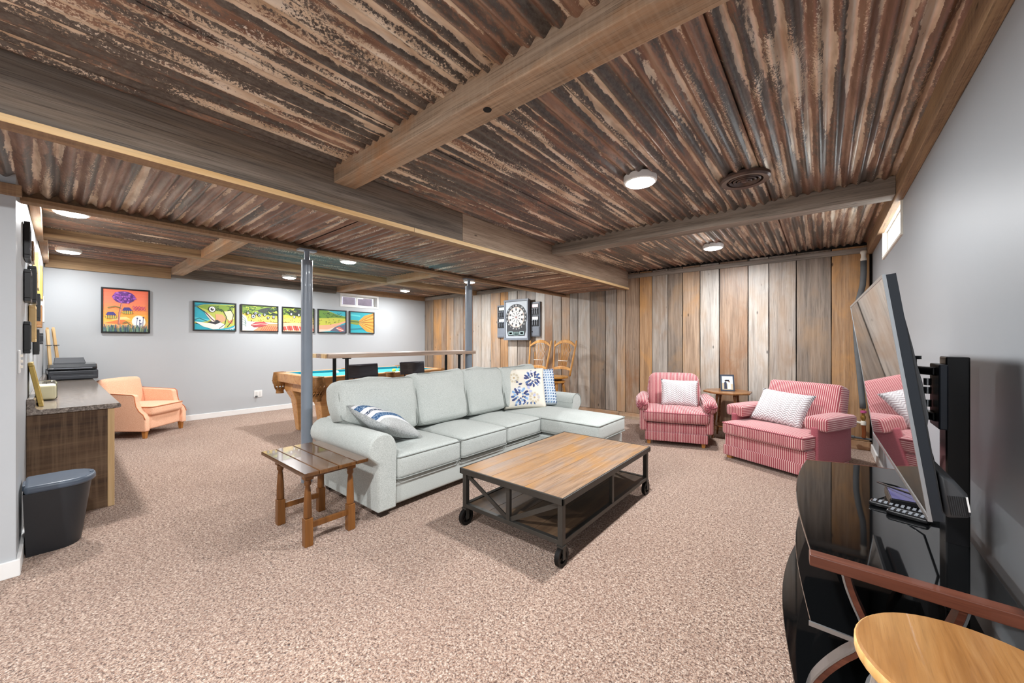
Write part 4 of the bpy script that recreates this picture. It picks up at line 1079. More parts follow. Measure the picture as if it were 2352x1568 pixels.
# ------------------------------------------------------------------ bar counter between the poles
G['bar_top'] = wood('bar_top_barn', [C('#7a6557'), C('#a58f80'), C('#c9b7a8'), C('#b79a7e')], 1, fine=30, rough=0.4, bump=.2, coat=.3)
t = thing('bar_table', 'narrow reclaimed wood bar top on black pipe legs behind the sofa', 'bar table', (-3.6, 2.45, 0))
m = MB()
m.prism([(-3.375, 1.56), (-3.375, 3.385), (-3.395, 3.385), (-3.395, 3.275), (-3.505, 3.275), (-3.505, 3.385), (-3.60, 3.385), (-3.60, 1.56)][::-1], lambda a, b: (a, b, 1.052), lambda a, b: (a, b, 1.09))
obj('top_board', m, G['bar_top'], t)
obj('top_board', MB().box(-3.83, -3.602, 1.56, 3.385, 1.052, 1.09), G['bar_top'], t)
for i, x in enumerate((-3.47, -3.56, -3.66, -3.75)):
    obj('end_block', MB().box(x - .045 + .001, x + .045 - .001, 1.545, 1.559, 1.052, 1.09), G['pine_z'] if i % 2 == 0 else G['bar_top'], t)
for y in (1.78, 3.22):
    for x in (-3.5, -3.75):
        obj('leg', MB().cyl((x, y, .01), (x, y, 1.045), .017, n=14), G['blackmetal'], t, smooth='auto')
        obj('flange', MB().cyl((x, y, 1.04), (x, y, 1.052), .04, n=18).cyl((x, y, 0), (x, y, .01), .04, n=18), G['blackmetal'], t, smooth='auto')
    obj('crosspiece', MB().cyl((-3.5, y, .3), (-3.75, y, .3), .013, n=12), G['blackmetal'], t, smooth='auto')
# bar stools with low dark backs
G['dark_gloss'] = wood('dark_gloss_wood', [C('#2c2a2e'), C('#41404a'), C('#57525a')], 1, fine=22, knots=False, rough=0.22, bump=.08, coat=.4)  # dark brown wood with its bluish reflection mixed into the colour
def bar_stool(y, label):
    t = thing('bar_stool', label, 'bar stool', (-4.10, y, 0), 0, 'low backed bar stools')
    obj('seat', MB().rbox((0, 0, .655), (.34, .38, .035), .015), G['dark_gloss'], t, 'l', smooth='auto')
    obj('backrest', MB().rbox((-.165, 0, .853), (.022, .385, .165), .0105, fn=lambda p, u, v, w: (p.x + .02 * v * v, p.y, p.z), R=rot('Y', math.radians(-6))), G['dark_gloss'], t, 'l', smooth='auto')
    for s_ in (-1, 1):
        obj('back_rod', MB().tube([(-.14, s_ * .11, .66), (-.155, s_ * .11, .74), (-.163, s_ * .11, .83)], .008, 8), G['blackmetal'], t, 'l', smooth=True)
    for sx in (-1, 1):
        for sy in (-1, 1):
            obj('leg', MB().cyl((sx * .18, sy * .19, 0), (sx * .13, sy * .14, .64), .012, n=10), G['blackmetal'], t, 'l', smooth='auto')
    obj('foot_ring', MB().tube([(.155 * a, .165 * b, .25) for a, b in ((-1, -1), (1, -1), (1, 1), (-1, 1))], .009, 8, closed=True), G['blackmetal'], t, 'l', smooth='auto')
bar_stool(2.36, 'dark low-backed bar stool tucked under the bar beside its leg pair')
bar_stool(3.06, 'dark low-backed bar stool tucked under the bar near the pool ball')

# ------------------------------------------------------------------ pool table
G['maple'] = wood('pool_maple', [C('#a97440'), C('#c48f58'), C('#d8ab75')], 1, fine=22, knots=False, rough=0.3, bump=.06, coat=.3)
G['felt'] = fabric('teal_felt', C('#0d97a8'), C('#22b5c2'), 300, bump=.05)
G['felt_dk'] = fabric('teal_cushion_cloth', C('#066a7c'), C('#0f8292'), 300, bump=.05)
G['leather'] = plain('pocket_leather', C('#8a5f2e'), 0.4, var=0.3, scale=40)
x0, x1, y0, y1 = -5.80, -4.55, 1.93, 3.92; zr = .785
pt = thing('pool_table', 'maple pool table with teal felt and woven leather pockets', 'pool table', ((x0 + x1) / 2, (y0 + y1) / 2, 0))
obj('bed', MB().box(x0 + .10, x1 - .10, y0 + .10, y1 - .10, .70, .750), G['felt'], pt)
for b in ((x0, x0 + .105, y0 + .09, y1 - .09), (x1 - .105, x1, y0 + .09, y1 - .09), (x0 + .09, x1 - .09, y0, y0 + .105), (x0 + .09, x1 - .09, y1 - .105, y1)):
    obj('rail', MB().box(*b, .665, zr), G['maple'], pt, bevel=.012, seg=3)
for b in ((x0 + .105, x0 + .145, y0 + .15, y1 - .15), (x1 - .145, x1 - .105, y0 + .15, y1 - .15), (x0 + .15, x1 - .15, y0 + .105, y0 + .145), (x0 + .15, x1 - .15, y1 - .145, y1 - .105)):
    obj('cushion', MB().box(*b, .752, zr - .004), G['felt_dk'], pt, bevel=.006)
m = MB().box(x0 + .09, x1 - .09, y0 + .09, y0 + .13, .55, .70).box(x0 + .09, x1 - .09, y1 - .13, y1 - .09, .55, .70).box(x0 + .09, x0 + .13, y0 + .13, y1 - .13, .55, .70).box(x1 - .13, x1 - .09, y0 + .13, y1 - .13, .55, .70)
obj('apron', m, G['maple'], pt, bevel=.004)
for x, sx in ((x0 + .26, -1), (x1 - .26, 1)):
    for y, sy in ((y0 + .24, -1), (y1 - .24, 1)):
        obj('leg', MB().loft([(x, y, .10, .10, 0), (x, y, .115, .115, .08), (x + sx * .005, y + sy * .005, .18, .18, .42), (x + sx * .03, y + sy * .02, .26, .26, .55), (x + sx * .03, y + sy * .02, .28, .28, .69)]), G['maple'], pt, bevel=.008)
for (x, y) in ((x0 + .05, y0 + .05), (x1 - .05, y0 + .05), (x0 + .05, y1 - .05), (x1 - .05, y1 - .05), (x0 + .03, (y0 + y1) / 2), (x1 - .03, (y0 + y1) / 2)):
    pk = obj('pocket', MB().lathe([(.055, .60), (.085, .64), (.088, .70), (.075, zr + .004), (.055, zr + .004), (.05, .70), (.045, .66)], c=(x, y, 0), n=24), G['leather'], pt, smooth='auto')
    m = MB()
    for i in range(10):
        for s_ in (-1, 1):
            P = [(x + (.088 - .035 * q) * math.cos(2 * PI * i / 10 + s_ * q * .8), y + (.088 - .035 * q) * math.sin(2 * PI * i / 10 + s_ * q * .8), .68 - .12 * q) for q in (0, .35, .7, 1)]
            m.tube(P, .006, 6)
    o = obj('net', m, G['leather'], pk, smooth=True); tag(o, kind='stuff')
    obj('tassel', MB().lathe([(.05, .50), (.045, .53), (.055, .56), (.05, .58)], c=(x, y, 0), n=16), G['leather'], pk)
for (x, y, c_, lb) in ((-5.20, 2.50, '#f2efe6', 'white cue ball on the teal pool table felt'), (-4.92, 3.22, '#d8c84a', 'yellow pool ball on the teal felt behind the bar stool'), (-4.90, 3.32, '#7fae4a', 'green pool ball touching the yellow ball on the felt')):
    obj('pool_ball', MB().lathe([(.0285 * math.sin(PI * i / 12) + 1e-4, .75 + .0285 - .0285 * math.cos(PI * i / 12)) for i in range(13)], c=(x, y, 0), n=18), plain('ball_' + c_[1:], C(c_), 0.1, coat=.5), smooth=True, label=lb, cat='pool ball')

# ------------------------------------------------------------------ paintings on the left wall
G['black_frame'] = plain('black_frame', C('#17181a'), 0.4)
class Canvas:
    def __init__(s, y0, y1, z0, z1, x): s.b = (y0, y1, z0, z1, x); s.m = MB(); s.k = 0
    def poly(s, col, pts):
        P = [tuple(p) for p in pts]
        for ax, lim, sg in ((0, 0, 1), (0, 1, -1), (1, 0, 1), (1, 1, -1)):
            out = []
            for a, b in zip(P, P[1:] + P[:1]):
                ia = (a[ax] - lim) * sg >= 0; ib = (b[ax] - lim) * sg >= 0
                if ia: out.append(a)
                if ia != ib:
                    q = (lim - a[ax]) / (b[ax] - a[ax]); out.append((a[0] + (b[0] - a[0]) * q, a[1] + (b[1] - a[1]) * q))
            P = out
            if len(P) < 3: return
        y0, y1, z0, z1, x = s.b; s.k += 1
        s.m.col = C(col) if isinstance(col, str) else col
        k = s.m.add([(x + .0001 * s.k, y0 + (y1 - y0) * u, z0 + (z1 - z0) * v) for u, v in P]); s.m.face(range(k, k + len(P)))
    def stroke(s, col, pts, w):
        for a, b in zip(pts, pts[1:]):
            dx_, dy_ = b[0] - a[0], b[1] - a[1]; L = math.hypot(dx_, dy_) or 1; nx, ny = -dy_ / L * w / 2, dx_ / L * w / 2
            ex, ey = dx_ / L * w * .3, dy_ / L * w * .3
            s.poly(col, [(a[0] + nx - ex, a[1] + ny - ey), (b[0] + nx + ex, b[1] + ny + ey), (b[0] - nx + ex, b[1] - ny + ey), (a[0] - nx - ex, a[1] - ny - ey)])
    def ell(s, col, cx, cy, rx, ry, n=18, a0=0): s.poly(col, [(cx + rx * math.cos(2 * PI * i / n), cy + ry * math.sin(2 * PI * i / n)) for i in range(n)])
    def ring(s, col, cx, cy, rx, ry, w, n=14): s.stroke(col, [(cx + rx * math.cos(2 * PI * i / n), cy + ry * math.sin(2 * PI * i / n)) for i in range(n + 1)], w)
def painting(y0, y1, z0, z1, label, draw, group=None, fw=.018):
    t = thing('framed_painting', label, 'painting', (XL, (y0 + y1) / 2, z0), group=group)
    x = XL + .001
    m = MB().box(x, x + .028, y0, y1, z0, z0 + fw).box(x, x + .028, y0, y1, z1 - fw, z1).box(x, x + .028, y0, y0 + fw, z0 + fw, z1 - fw).box(x, x + .028, y1 - fw, y1, z0 + fw, z1 - fw)
    obj('frame', m, G['black_frame'], t, bevel=.002)
    cv = Canvas(y0 + fw, y1 - fw, z0 + fw, z1 - fw, x + .014); draw(cv)
    obj('canvas', cv.m, G['paint'], t)
rp = random.Random(11)
def flower(c):
    for i in range(12):   # sunset bands of paint
        q = i / 11
        cols = ['#f2845e', '#f38a66', '#f48f6c', '#f4936c', '#f59a68', '#f6a262', '#f8ad58', '#f9bb50', '#fbc955', '#f7c877', '#e9b98c', '#a9b08a']
        c.poly(cols[i], [(0, 1 - (i + 1) / 12), (1, 1 - (i + 1) / 12), (1, 1 - i / 12), (0, 1 - i / 12)])
    c.ell('#fdf6e4', .78, .25, .16, .15); c.ell('#ffffff', .78, .25, .13, .12)
    c.poly('#e88f4e', [(.03, .2), (.4, .3), (.6, .22), (.4, .17)]); c.poly('#fbe0a0', [(.1, .33), (.5, .36), (.6, .30), (.2, .27)])
    c.stroke('#b5756a', [(.33, .18), (.35, .45), (.40, .68)], .045); c.stroke('#e8b09a', [(.34, .2), (.36, .45), (.41, .68)], .015)
    c.ell('#7a3e9c', .45, .82, .25, .145); 
    for i in range(90):
        a = rp.uniform(0, 2 * PI); r = math.sqrt(rp.random()); cx, cy = .45 + .24 * r * math.cos(a), .82 + .135 * r * math.sin(a)
        c.ell(rp.choice(['#a457bd', '#8b46ab', '#c07ad0', '#6b358c', '#b568c6']), cx, cy, rp.uniform(.015, .04), rp.uniform(.01, .025), 7)
    for cx, cy, w_ in ((.52, .52, .12), (.17, .40, .12)):
        c.ell('#8f9a55', cx, cy - .06, w_ * 1.1, .03); c.poly('#4b4593', [(cx - w_, cy - .02), (cx - w_ * .6, cy + .06), (cx + w_ * .4, cy + .065), (cx + w_, cy - .02)])
        for i in range(5): c.stroke('#e9c15a', [(cx - w_ * .8 + i * w_ * .4, cy - .02), (cx - w_ * .8 + i * w_ * .4, cy - .09)], .02)
    c.stroke('#7f8a52', [(.1, .56), (.25, .6), (.36, .57)], .02); c.stroke('#7f8a52', [(.42, .2), (.5, .24), (.6, .16)], .02)
    for q in range(3):   # looping signature strokes
        P = [(.64 + .022 * i, .60 - .03 * q + .035 * math.sin(i * 2.1 + q * 2) * (1 if i < 8 else .5)) for i in range(14)]
        c.stroke('#c23c8c', P, .010)
    for i in range(95):
        x = rp.random(); h = rp.uniform(.06, .17)
        c.stroke(rp.choice(['#5b7f86', '#7ea08c', '#41607a', '#9fb79a', '#6f9a7a']), [(x, 0), (x + rp.uniform(-.03, .03), h)], .016)
    for x, h in ((.72, .33), (.78, .28), (.86, .35), (.80, .2)): c.stroke('#39497c', [(x, .1), (x + .02, h)], .012); c.ell('#39497c', x + .02, h, .02, .02, 8)
painting(.41, .885, 1.322, 1.935, 'square framed painting of a purple flower tree at sunset', flower)
GREENS = ['#4f7d20', '#7ba32e', '#a9be3c', '#33611c', '#c7cf5e']
def squig(c, n, y0, y1, x0=0, x1=1, cols=('#2f5a1c', '#3f6a22', '#234a1e')):
    for i in range(n):
        x = rp.uniform(x0, x1); y = rp.uniform(y0, y1)
        c.stroke(rp.choice(cols), [(x, y), (x + .04, y + rp.uniform(-.06, .06)), (x + .08, y + rp.uniform(-.05, .05))], rp.uniform(.015, .03))
def fish1(c):
    c.poly('#19b4c4', [(0, 0), (1, 0), (1, 1), (0, 1)]); c.stroke('#0b8aa0', [(0, .86), (.3, .95), (.6, .99)], .08); c.stroke('#5fd0d8', [(0, .42), (.2, .36), (.35, .34)], .09)
    c.poly('#c9cf63', [(.03, .84), (.22, .93), (.5, .96), (1, .98), (1, .2), (.8, .08), (.55, .05), (.2, .16), (0, .30), (0, .22), (.3, .32), (.45, .45), (.25, .68)])
    c.poly('#8fae35', [(.05, .85), (.25, .92), (.55, .93), (.95, .95), (.95, .75), (.6, .7), (.35, .72), (.2, .78)])
    squig(c, 16, .72, .93, .3, .95)
    c.poly('#f3ede4', [(0, .30), (.3, .25), (.6, .3), (.75, .2), (.7, .06), (.45, .02), (.2, .12)])
    c.poly('#f0b48c', [(.5, .6), (.68, .58), (.78, .4), (.66, .28), (.52, .36)]); c.poly('#e7926a', [(.82, .55), (.95, .45), (.93, .25), (.82, .3)])
    c.poly('#efe6c0', [(.72, .7), (.92, .75), (.97, .45), (.85, .35), (.76, .5)])
    c.poly('#2f3036', [(.3, .28), (.5, .2), (.64, .3), (.55, .38), (.42, .34)]); c.poly('#f5ebe0', [(.24, .64), (.3, .5), (.42, .3), (.5, .3), (.48, .42), (.34, .6)])
    c.stroke('#c0605a', [(.28, .62), (.4, .42), (.47, .34)], .03); c.stroke('#1b3038', [(.06, .84), (.24, .66), (.40, .42), (.5, .30)], .02); c.stroke('#1b3038', [(0, .36), (.12, .42), (.3, .32)], .015)
    c.stroke('#222b26', [(.70, .72), (.78, .5), (.74, .22), (.6, .06)], .018); c.stroke('#222b26', [(.86, .85), (.96, .6), (.92, .35), (.8, .12)], .02)
    c.ell('#f1f2ee', .42, .77, .085, .11); c.ring('#20262a', .42, .77, .085, .11, .018); c.ell('#15181c', .42, .77, .04, .055); c.ell('#ffffff', .435, .79, .015, .02)
    for i in range(4): c.stroke('#c8d7dc', [(.75 + .06 * i, .02), (1, .18 + .03 * i - .1)], .02)
def body(c, dark):
    c.poly('#d2bf46', [(0, 0), (1, 0), (1, 1), (0, 1)]); c.poly('#7f9c30', [(0, .70), (.5, .66), (1, .62), (1, 1), (0, 1)])
    c.poly('#27332c', dark); squig(c, 46, .66, .98, -.05, 1, ('#2f5a1c', '#3f6a22', '#1c3a1e', '#bcc94e'))
    c.poly('#e9cf6a', [(0, .56), (.5, .6), (1, .52), (1, .36), (0, .38)])
    for i in range(26): c.ell('#6d5a22', rp.random(), rp.uniform(.36, .6), .012, .018, 7)
def fish2(c):
    body(c, [(.35, .80), (.7, .96), (1, .99), (1, .64), (.7, .66)])
    c.poly('#f0e2d4', [(0, .38), (.4, .36), (1, .34), (1, 0), (0, 0)]); c.poly('#e89a6c', [(.3, 0), (1, 0), (1, .30), (.7, .28), (.45, .14)])
    c.poly('#d9e0d8', [(0, .64), (.1, .56), (.15, .35), (.06, .06), (0, .02)])
    for q in range(4): c.stroke('#6f8a86', [(.0, .55 - q * .1), (.07, .46 - q * .08), (.10, .30 - q * .05)], .014)
    c.poly('#b8484f', [(.22, .22), (.35, .34), (.6, .37), (.74, .28), (.5, .15), (.32, .13)]); c.stroke('#f0c0b4', [(.27, .23), (.5, .28), (.7, .27)], .025); c.stroke('#6b2a30', [(.24, .2), (.45, .14), (.7, .24)], .014)
    for x, y, r in ((.3, .57, .07), (.47, .63, .055), (.36, .70, .05), (.62, .66, .045), (.15, .70, .045), (.72, .54, .04), (.88, .58, .05)): c.ell('#e6ecea', x, y, r * .75, r * 1.15); c.ring('#16283e', x, y, r * .75, r * 1.15, .018); c.ell('#22395c', x, y, r * .36, r * .55)
    for i in range(9): c.stroke('#b8483a', [(.50 + .06 * i, .01), (.58 + .06 * i, .2)], .014)
def fish3(c):
    body(c, [(.05, .84), (.3, .98), (.8, .95), (.95, .76), (.5, .68), (.2, .72)])
    c.poly('#eec3a0', [(0, .36), (.5, .38), (1, .32), (1, 0), (0, 0)]); c.poly('#c95a4c', [(0, .2), (.3, .24), (.7, .2), (1, .14), (1, .05), (0, .04)])
    for i in range(10): c.stroke('#f7e9e0' if i % 2 else '#8e342c', [(.04 + .1 * i, .02), (-.02 + .1 * i, .24)], .02)
    for x, y in ((.35, .62), (.5, .72), (.62, .6), (.25, .74), (.75, .68)): c.ell('#e6ecea', x, y, .035, .055); c.ring('#16283e', x, y, .035, .055, .016)
def fish4(c):
    c.poly('#22b6c4', [(0, 0), (1, 0), (1, 1), (0, 1)]); c.poly('#c9c94c', [(0, 1), (.35, .98), (.7, .82), (1, .75), (1, .5), (.6, .36), (.3, .28), (0, .2)])
    c.poly('#6e9a2e', [(0, 1), (.3, .98), (.7, .82), (1, .74), (1, .66), (.6, .68), (.3, .64), (0, .62)]); squig(c, 16, .66, .9, 0, .8)
    c.poly('#f2b494', [(0, .3), (.4, .34), (.8, .46), (1, .55), (1, .48), (.6, .25), (.3, .12), (0, .1)]); c.poly('#e8d3c4', [(0, .12), (.3, .12), (.6, .25), (.4, .05), (0, 0)]); c.poly('#6d6f86', [(.4, .05), (.6, .24), (1, .4), (1, 0)])
    c.poly('#d27a70', [(.62, .2), (.75, .28), (.95, .1), (.8, .02)]); c.stroke('#f6e6dc', [(.66, .18), (.9, .08)], .03)
    for i in range(18): c.ell('#5f5a22', rp.random() * .8, rp.uniform(.36, .6), .012, .018, 8)
def fish5(c):
    c.poly('#1fb3bf', [(0, 0), (1, 0), (1, 1), (0, 1)]); c.stroke('#0d8c9c', [(0, .15), (.5, .2), (.7, .1)], .08); c.stroke('#63d0d2', [(0, .86), (.4, .82)], .07)
    c.poly('#e3a23c', [(.28, .5), (.6, .85), (1, 1), (1, 0), (.7, .05), (.5, .25)]); c.poly('#93a03c', [(0, .62), (.3, .6), (.5, .5), (.3, .38), (0, .42)])
    for i in range(10): c.stroke('#6b4416' if i % 2 else '#f2c871', [(.35, .5), (1, .04 + .1 * i)], .016)
    c.stroke('#4e6a30', [(.0, .55), (.35, .52)], .05)
for (a, b, lb, fn) in ((1.362, 1.915, 'framed fish painting of the head with open mouth, first of the fish row', fish1), (1.978, 2.535, 'framed fish painting of the spotted body with a pink fin', fish2),
                       (2.592, 3.145, 'framed fish painting half hidden behind the steel pole', fish3), (3.208, 3.772, 'framed fish painting of the tapering body with blue above', fish4), (3.835, 4.385, 'framed fish painting of the orange tail fin under the window', fish5)):
    painting(a, b, 1.373, 1.83, lb, fn, 'row of fish paintings')
t = thing('wall_outlet', 'white double outlet plate low on the pale grey wall', 'outlet', (XL, 2.23, .26))
obj('plate', MB().box(XL, XL + .006, 2.17, 2.29, .26, .375), G['white'], t, bevel=.003)
for y in (2.205, 2.255): obj('socket', MB().box(XL + .006, XL + .009, y - .015, y + .015, .285, .35), plain('outlet_socket_grey', C('#cfcfcc'), .5), t)  # sockets a little greyer than the plate
obj('plug', MB().box(XL + .009, XL + .03, 2.185, 2.215, .262, .285), G['foam'], t)

# ------------------------------------------------------------------ orange armchair in the corner
G['orange'] = fabric('apricot_cloth', C('#e2a685'), C('#f7caaa'), 220)
G['orange_p'] = fabric('apricot_piping', C('#b8683f'), C('#d0825a'), 220)
t = thing('armchair', 'apricot orange armchair with swooping arms in the corner by the counter', 'armchair', (-6.69, .945, 0), math.radians(134))
obj('base', MB().rbox((0, .30, .19), (.62, .58, .18), .02), G['orange'], t, 'l', smooth='auto')
obj('seat_cushion', MB().rbox((0, .24, .335), (.50, .56, .12), .035, .02), G['orange'], t, 'l', smooth=True)
obj('piping', MB().tube(rrect(0, .24, .502, .562, .03, .383), .005, 6, closed=True), G['orange_p'], t, 'l', smooth=True)
obj('backrest', MB().rbox((0, .54, .50), (.54, .13, .46), .05, .01, .015, R=rot('X', math.radians(-10))), G['orange'], t, 'l', smooth=True)
sp = [(-.02, .09), (-.02, .24), (.005, .30), (.05, .34), (.085, .40), (.10, .47), (.105, .525), (.13, .545), (.55, .575), (.62, .56), (.60, .10)]
for s_ in (-1, 1):
    a = obj('arm', MB().prism(sp, lambda y, z: (s_ * .255, y, z), lambda y, z: (s_ * .325, y, z)), G['orange'], t, 'l', bevel=.012, seg=3, smooth='auto')
    obj('piping', MB().tube([(s_ * .326, y, z) for y, z in sp[1:10]], .005, 6), G['orange_p'], a, 'l', smooth=True)
for x, y in ((-.28, .02), (.28, .02), (-.27, .56), (.27, .56)):
    obj('leg', MB().loft([(x, y, .032, .032, 0), (x, y, .05, .05, .105)]), G['honey'], t, 'l', bevel=.003)

# ------------------------------------------------------------------ counter on the near left wall
def laminate():
    t = T('speckled_laminate'); v = t.co(); n = t.noise(v, 70, 4, 0.7); n2 = t.noise(v, 22, 3, 0.6)
    c = t.mix(t.ramp(n2, [(0.4, 0), (0.6, .6)]), t.ramp(n, [(0.35, C('#4f463f')), (0.5, C('#857a70')), (0.65, C('#b3a89d'))]), C('#6a5f57'))
    t.set(color=c, rough=0.14, spec=0.6); return t.m
G['laminate'] = laminate()
G['rough_brown'] = wood('rough_sawn_brown', [C('#3b2b20'), C('#5d4735'), C('#7d6650')], 1, fine=26, rough=0.8, bump=.5, saw=.45, knots=False)
ct = thing('counter', 'laminate topped counter with a rough sawn wood end panel along the near wall', 'counter', (-5.4, .1, 0))
obj('end_panel', MB().box(-4.05, -4.03, -.109, .255, 0, .715), G['rough_brown'], ct)
obj('pine_edge', MB().box(-4.055, -4.028, .255, .29, 0, .715), G['pine_z'], ct, bevel=.002)
obj('front_panel', MB().box(-6.84, -4.056, .262, .285, .06, .715), G['rough_brown'], ct)
obj('carcass', MB().box(-6.84, -4.056, -.06, .24, .02, .714), G['rough_brown'], ct)
prof = [(-.109, .716), (.315, .716), (.323, .722), (.323, .738), (.315, .75), (-.055, .75), (-.068, .756), (-.073, .768), (-.073, .815), (-.08, .823), (-.109, .823)]
obj('countertop', MB().prism(prof, lambda y, z: (-4.015, y, z), lambda y, z: (-7.34, y + (.039 if y < 0 else 0), z)), G['laminate'], ct, bevel=.002)
# printer
G['prn'] = plain('printer_charcoal', C('#34373d'), 0.4, var=.05)
G['prn_gloss'] = plain('printer_gloss_black', C('#16181c'), 0.12, coat=.5)
t = thing('printer', 'charcoal inkjet printer with raised rear tray at the far end of the counter', 'printer', (-7.0, .155, .75))
obj('body', MB().box(-.18, .17, -.19, .20, .008, .115), G['prn'], t, 'l', bevel=.012, seg=3)
obj('tray_slot', MB().box(.168, .173, -.15, .16, .07, .078), G['dart_dark'], t, 'l')
obj('lower_drawer', MB().box(.165, .178, -.17, .19, .014, .05), G['prn'], t, 'l', bevel=.004)
obj('scanner_lid', MB().prism([(-.18, .122), (.17, .122), (.20, .135), (.195, .15), (.12, .185), (-.18, .195)], lambda x, z: (x, -.195, z), lambda x, z: (x, .19, z)), G['prn_gloss'], t, 'l', bevel=.006)
obj('control_strip', MB().box(.196, .203, -.15, .15, .136, .147), plain('printer_silver', C('#8b9098'), .3, .5), t, 'l')
obj('paper_tray', MB().prism([(-.15, .19), (.11, .19), (.09, .26), (-.14, .26)], lambda y, z: (-.13 - (z - .19) * .3, y, z), lambda y, z: (-.115 - (z - .19) * .3, y, z)), G['prn'], t, 'l', bevel=.004)
obj('printer_cable', MB().tube([(-.1, -.185, .10), (-.03, -.205, .13), (.03, -.205, .09), (-.02, -.20, .04), (-.1, -.19, .03)], .003, 8), G['blackmetal'], t, 'l', smooth=True)
# candle jar
t = thing('candle_jar', 'cream candle in a square glass jar on the counter', 'candle', (-4.63, -.03, .75))
obj('wax', MB().rbox((0, 0, .065), (.098, .098, .12), .02), plain('cream_wax', C('#efe6c6'), 0.5, var=.03), t, 'l', smooth='auto')
obj('jar', MB().rbox((0, 0, .078), (.11, .11, .152), .024), G['glass'], t, 'l', smooth='auto')
obj('wick', MB().cyl((0, 0, .12), (.002, 0, .14), .0025, n=6), G['dart_dark'], t, 'l')
# gilt frame leaning on the wall
G['gilt'] = plain('gilt_frame', C('#b49a55'), 0.35, 0.5, var=.15)
t = thing('leaning_frame', 'gilt picture frame leaning on the wall beside the candle', 'photo frame', (-4.30, -.05, .75))
RL = rot('X', math.radians(9.0))
m = MB()
for (cx, cz, sx, sz) in ((0, .012, .22, .024), (0, .298, .22, .024), (-.098, .155, .024, .262), (.098, .155, .024, .262)): m.obox(RL @ Vector((cx, 0, cz)), (sx, .022, sz), RL)
obj('frame', m, G['gilt'], t, 'l', bevel=.003)
obj('print', MB().obox(RL @ Vector((0, 0, .155)), (.18, .006, .26), RL), plain('print_sepia', C('#c9bca4'), .5), t, 'l')
# bundled slats leaning behind the printer
G['pale_stick'] = wood('pale_ash', [C('#c19763'), C('#dcb985'), C('#ecd3a8')], 2, fine=30, knots=False, rough=.5, bump=.1)
for (xx, y0_, y1_, zt, lb) in ((-7.10, -.012, -.045, 1.37, 'taller tied bundle of pale wooden slats leaning behind the printer'), (-7.27, .055, .0, 1.38, 'tied bundle of pale wooden slats next to the picture wall')):
    t = thing('slat_bundle', lb, 'wood slats', (xx, y0_, .751), group='bundles of pale slats')
    for i in range(3):
        o_ = -.02 + .02 * i
        obj('slat', MB().bar((xx + o_, y0_ + .004 * i, .755), (xx + o_ * 1.4, y1_ + .004 * i, zt - .02 * abs(i - 1)), .016, .022, up=(0, 1, 0)), G['pale_stick'], t)
    ym_ = (y0_ + y1_) / 2 - .006
    obj('cord', MB().tube(rrect(xx, ym_ + .006, .075, .046, .012, 1.16), .004, 6, closed=True), G['dart_dark'], t, smooth=True)

# frames on the near wall
def yw(x): return -.12 + (x + 3.2) * (-.052 / 4.45)
G['walnut'] = plain('brown_frame', C('#7b5632'), .45); G['pale_frame'] = plain('pale_wood_frame', C('#d8b67c'), .45); G['white_frame'] = plain('white_frame', C('#e4e2dc'), .4)
FR = [(-3.84, .24, 1.71, 1.93, .024, 'black_frame', 'top black frame of the column nearest the light switch'), (-3.86, .22, 1.45, 1.645, .026, 'black_frame', 'middle black frame of the column nearest the light switch'),
      (-3.84, .24, 1.13, 1.325, .024, 'black_frame', 'lowest black frame above the leaning gilt frame'), (-4.30, .26, 1.47, 1.72, .034, 'black_frame', 'thick black frame above an amber frame'),
      (-4.34, .24, 1.20, 1.455, .030, 'pale_frame', 'amber wood frame under the thick black frame'), (-4.33, .2, 1.76, 1.90, .022, 'walnut', 'small brown frame high in the second column'),
      (-4.85, .26, 1.62, 1.90, .030, 'pale_frame', 'tall pale wood frame high over the candle'), (-4.88, .22, 1.37, 1.58, .036, 'black_frame', 'black frame below the tall pale wood frame'),
      (-4.92, .22, 1.10, 1.30, .030, 'black_frame', 'narrow black frame low beside the amber frame'), (-5.50, .28, 1.58, 1.88, .034, 'gilt', 'gilt frame high near the far end of the wall'),
      (-5.55, .24, 1.33, 1.53, .030, 'walnut', 'brown frame under the gilt frame'), (-5.52, .2, 1.18, 1.28, .036, 'black_frame', 'small black frame under the brown frame'), (-6.15, .26, 1.40, 1.66, .03, 'white_frame', 'white frame nearest the printer')]
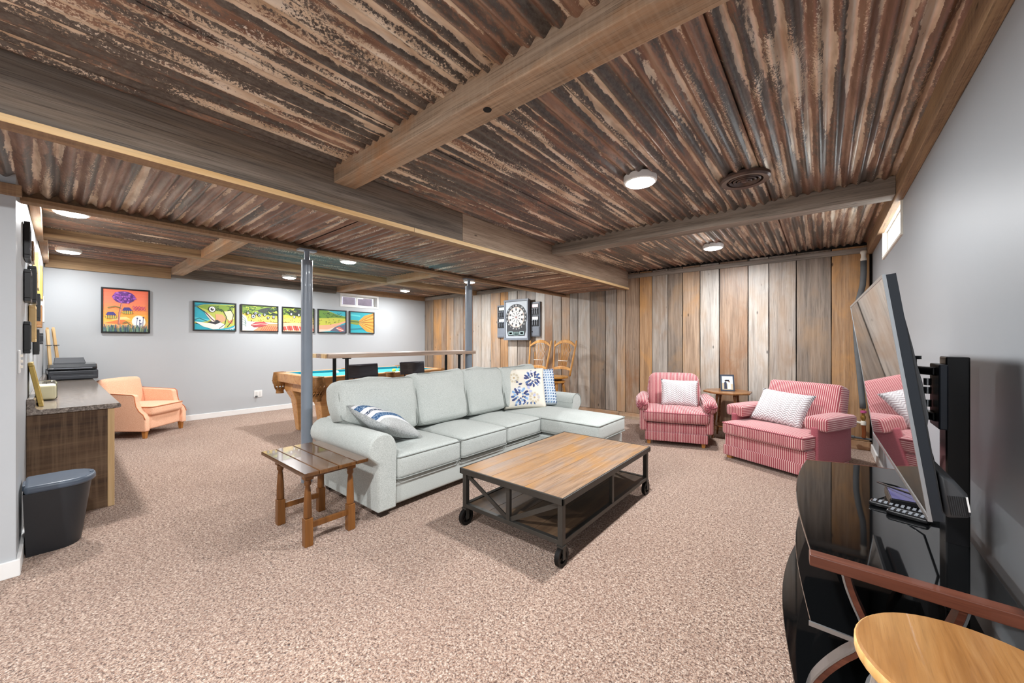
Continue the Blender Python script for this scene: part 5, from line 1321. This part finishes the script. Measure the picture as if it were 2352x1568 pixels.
for (x, w_, z0, z1, th, mt, lb) in FR:
    yb = yw(x) + .002
    t = thing('picture_frame', lb + ' on the near wall', 'picture frame', (x, yb, z0), group='small frames on the near wall')
    m = MB().box(-w_ / 2, w_ / 2, 0, th, 0, .02).box(-w_ / 2, w_ / 2, 0, th, z1 - z0 - .02, z1 - z0).box(-w_ / 2, -w_ / 2 + .02, 0, th, .02, z1 - z0 - .02).box(w_ / 2 - .02, w_ / 2, 0, th, .02, z1 - z0 - .02)
    obj('frame', m, G[mt], t, 'l', bevel=.002)
    obj('print', MB().box(-w_ / 2 + .02, w_ / 2 - .02, .002, th * .6, .02, z1 - z0 - .02), G['cream'], t, 'l')
t = thing('light_switch', 'white triple light switch plate on the near wall corner', 'switch', (-3.37, yw(-3.37), 1.03))
obj('plate', MB().box(-.04, .04, 0, .007, 0, .125), G['white'], t, 'l', bevel=.003)
for i in range(3): obj('toggle', MB().box(-.006, .006, .007, .016, .028 + .03 * i, .042 + .03 * i), G['cream'], t, 'l')

# ------------------------------------------------------------------ waste bin
G['bin'] = plain('bin_charcoal_plastic', C('#24272b'), 0.42, var=.08)
G['bin_lid'] = plain('bin_lid_blue_grey', C('#4d5866'), 0.4, var=.08)
def dshape(w, d, n=9, y0=0):   # flat at the wall side (-y), rounded nose towards +y
    P = [(-w / 2, y0), (w / 2, y0)]
    for i in range(n + 1):
        a = PI * i / n; P.append((w / 2 * math.cos(a), y0 + d - w * .42 + w * .42 * math.sin(a)))
    return P
t = thing('waste_bin', 'charcoal plastic waste bin with blue grey lid below the counter end', 'waste bin', (-3.525, -.105, 0), math.radians(0))
m = MB(); rings = []
for z, w_, d_, y_ in ((0, .215, .205, .01), (.02, .22, .21, .01), (.36, .27, .262, 0)):
    rings.append(m.add([(x, y, z) for x, y in dshape(w_, d_, y0=y_)]))
n = 12
for a, b in zip(rings, rings[1:]):
    for j in range(n): m.face((a + j, a + (j + 1) % n, b + (j + 1) % n, b + j))
m.face([rings[0] + j for j in range(n)][::-1])
obj('bucket', m, G['bin'], t, 'l', smooth='auto')
obj('lid', MB().prism(dshape(.285, .275, y0=.004), lambda x, y: (x, y, .355), lambda x, y: (x, y, .398)), G['bin_lid'], t, 'l', bevel=.014, seg=3, smooth='auto')
obj('hinge', MB().box(-.06, .06, -.004, .02, .36, .392), G['bin_lid'], t, 'l', bevel=.003)
obj('thumb_tab', MB().prism([(-.035, .25), (.035, .25), (.025, .268), (-.025, .268)], lambda x, y: (x, y, .397), lambda x, y: (x, y, .401)), G['bin_lid'], t, 'l')
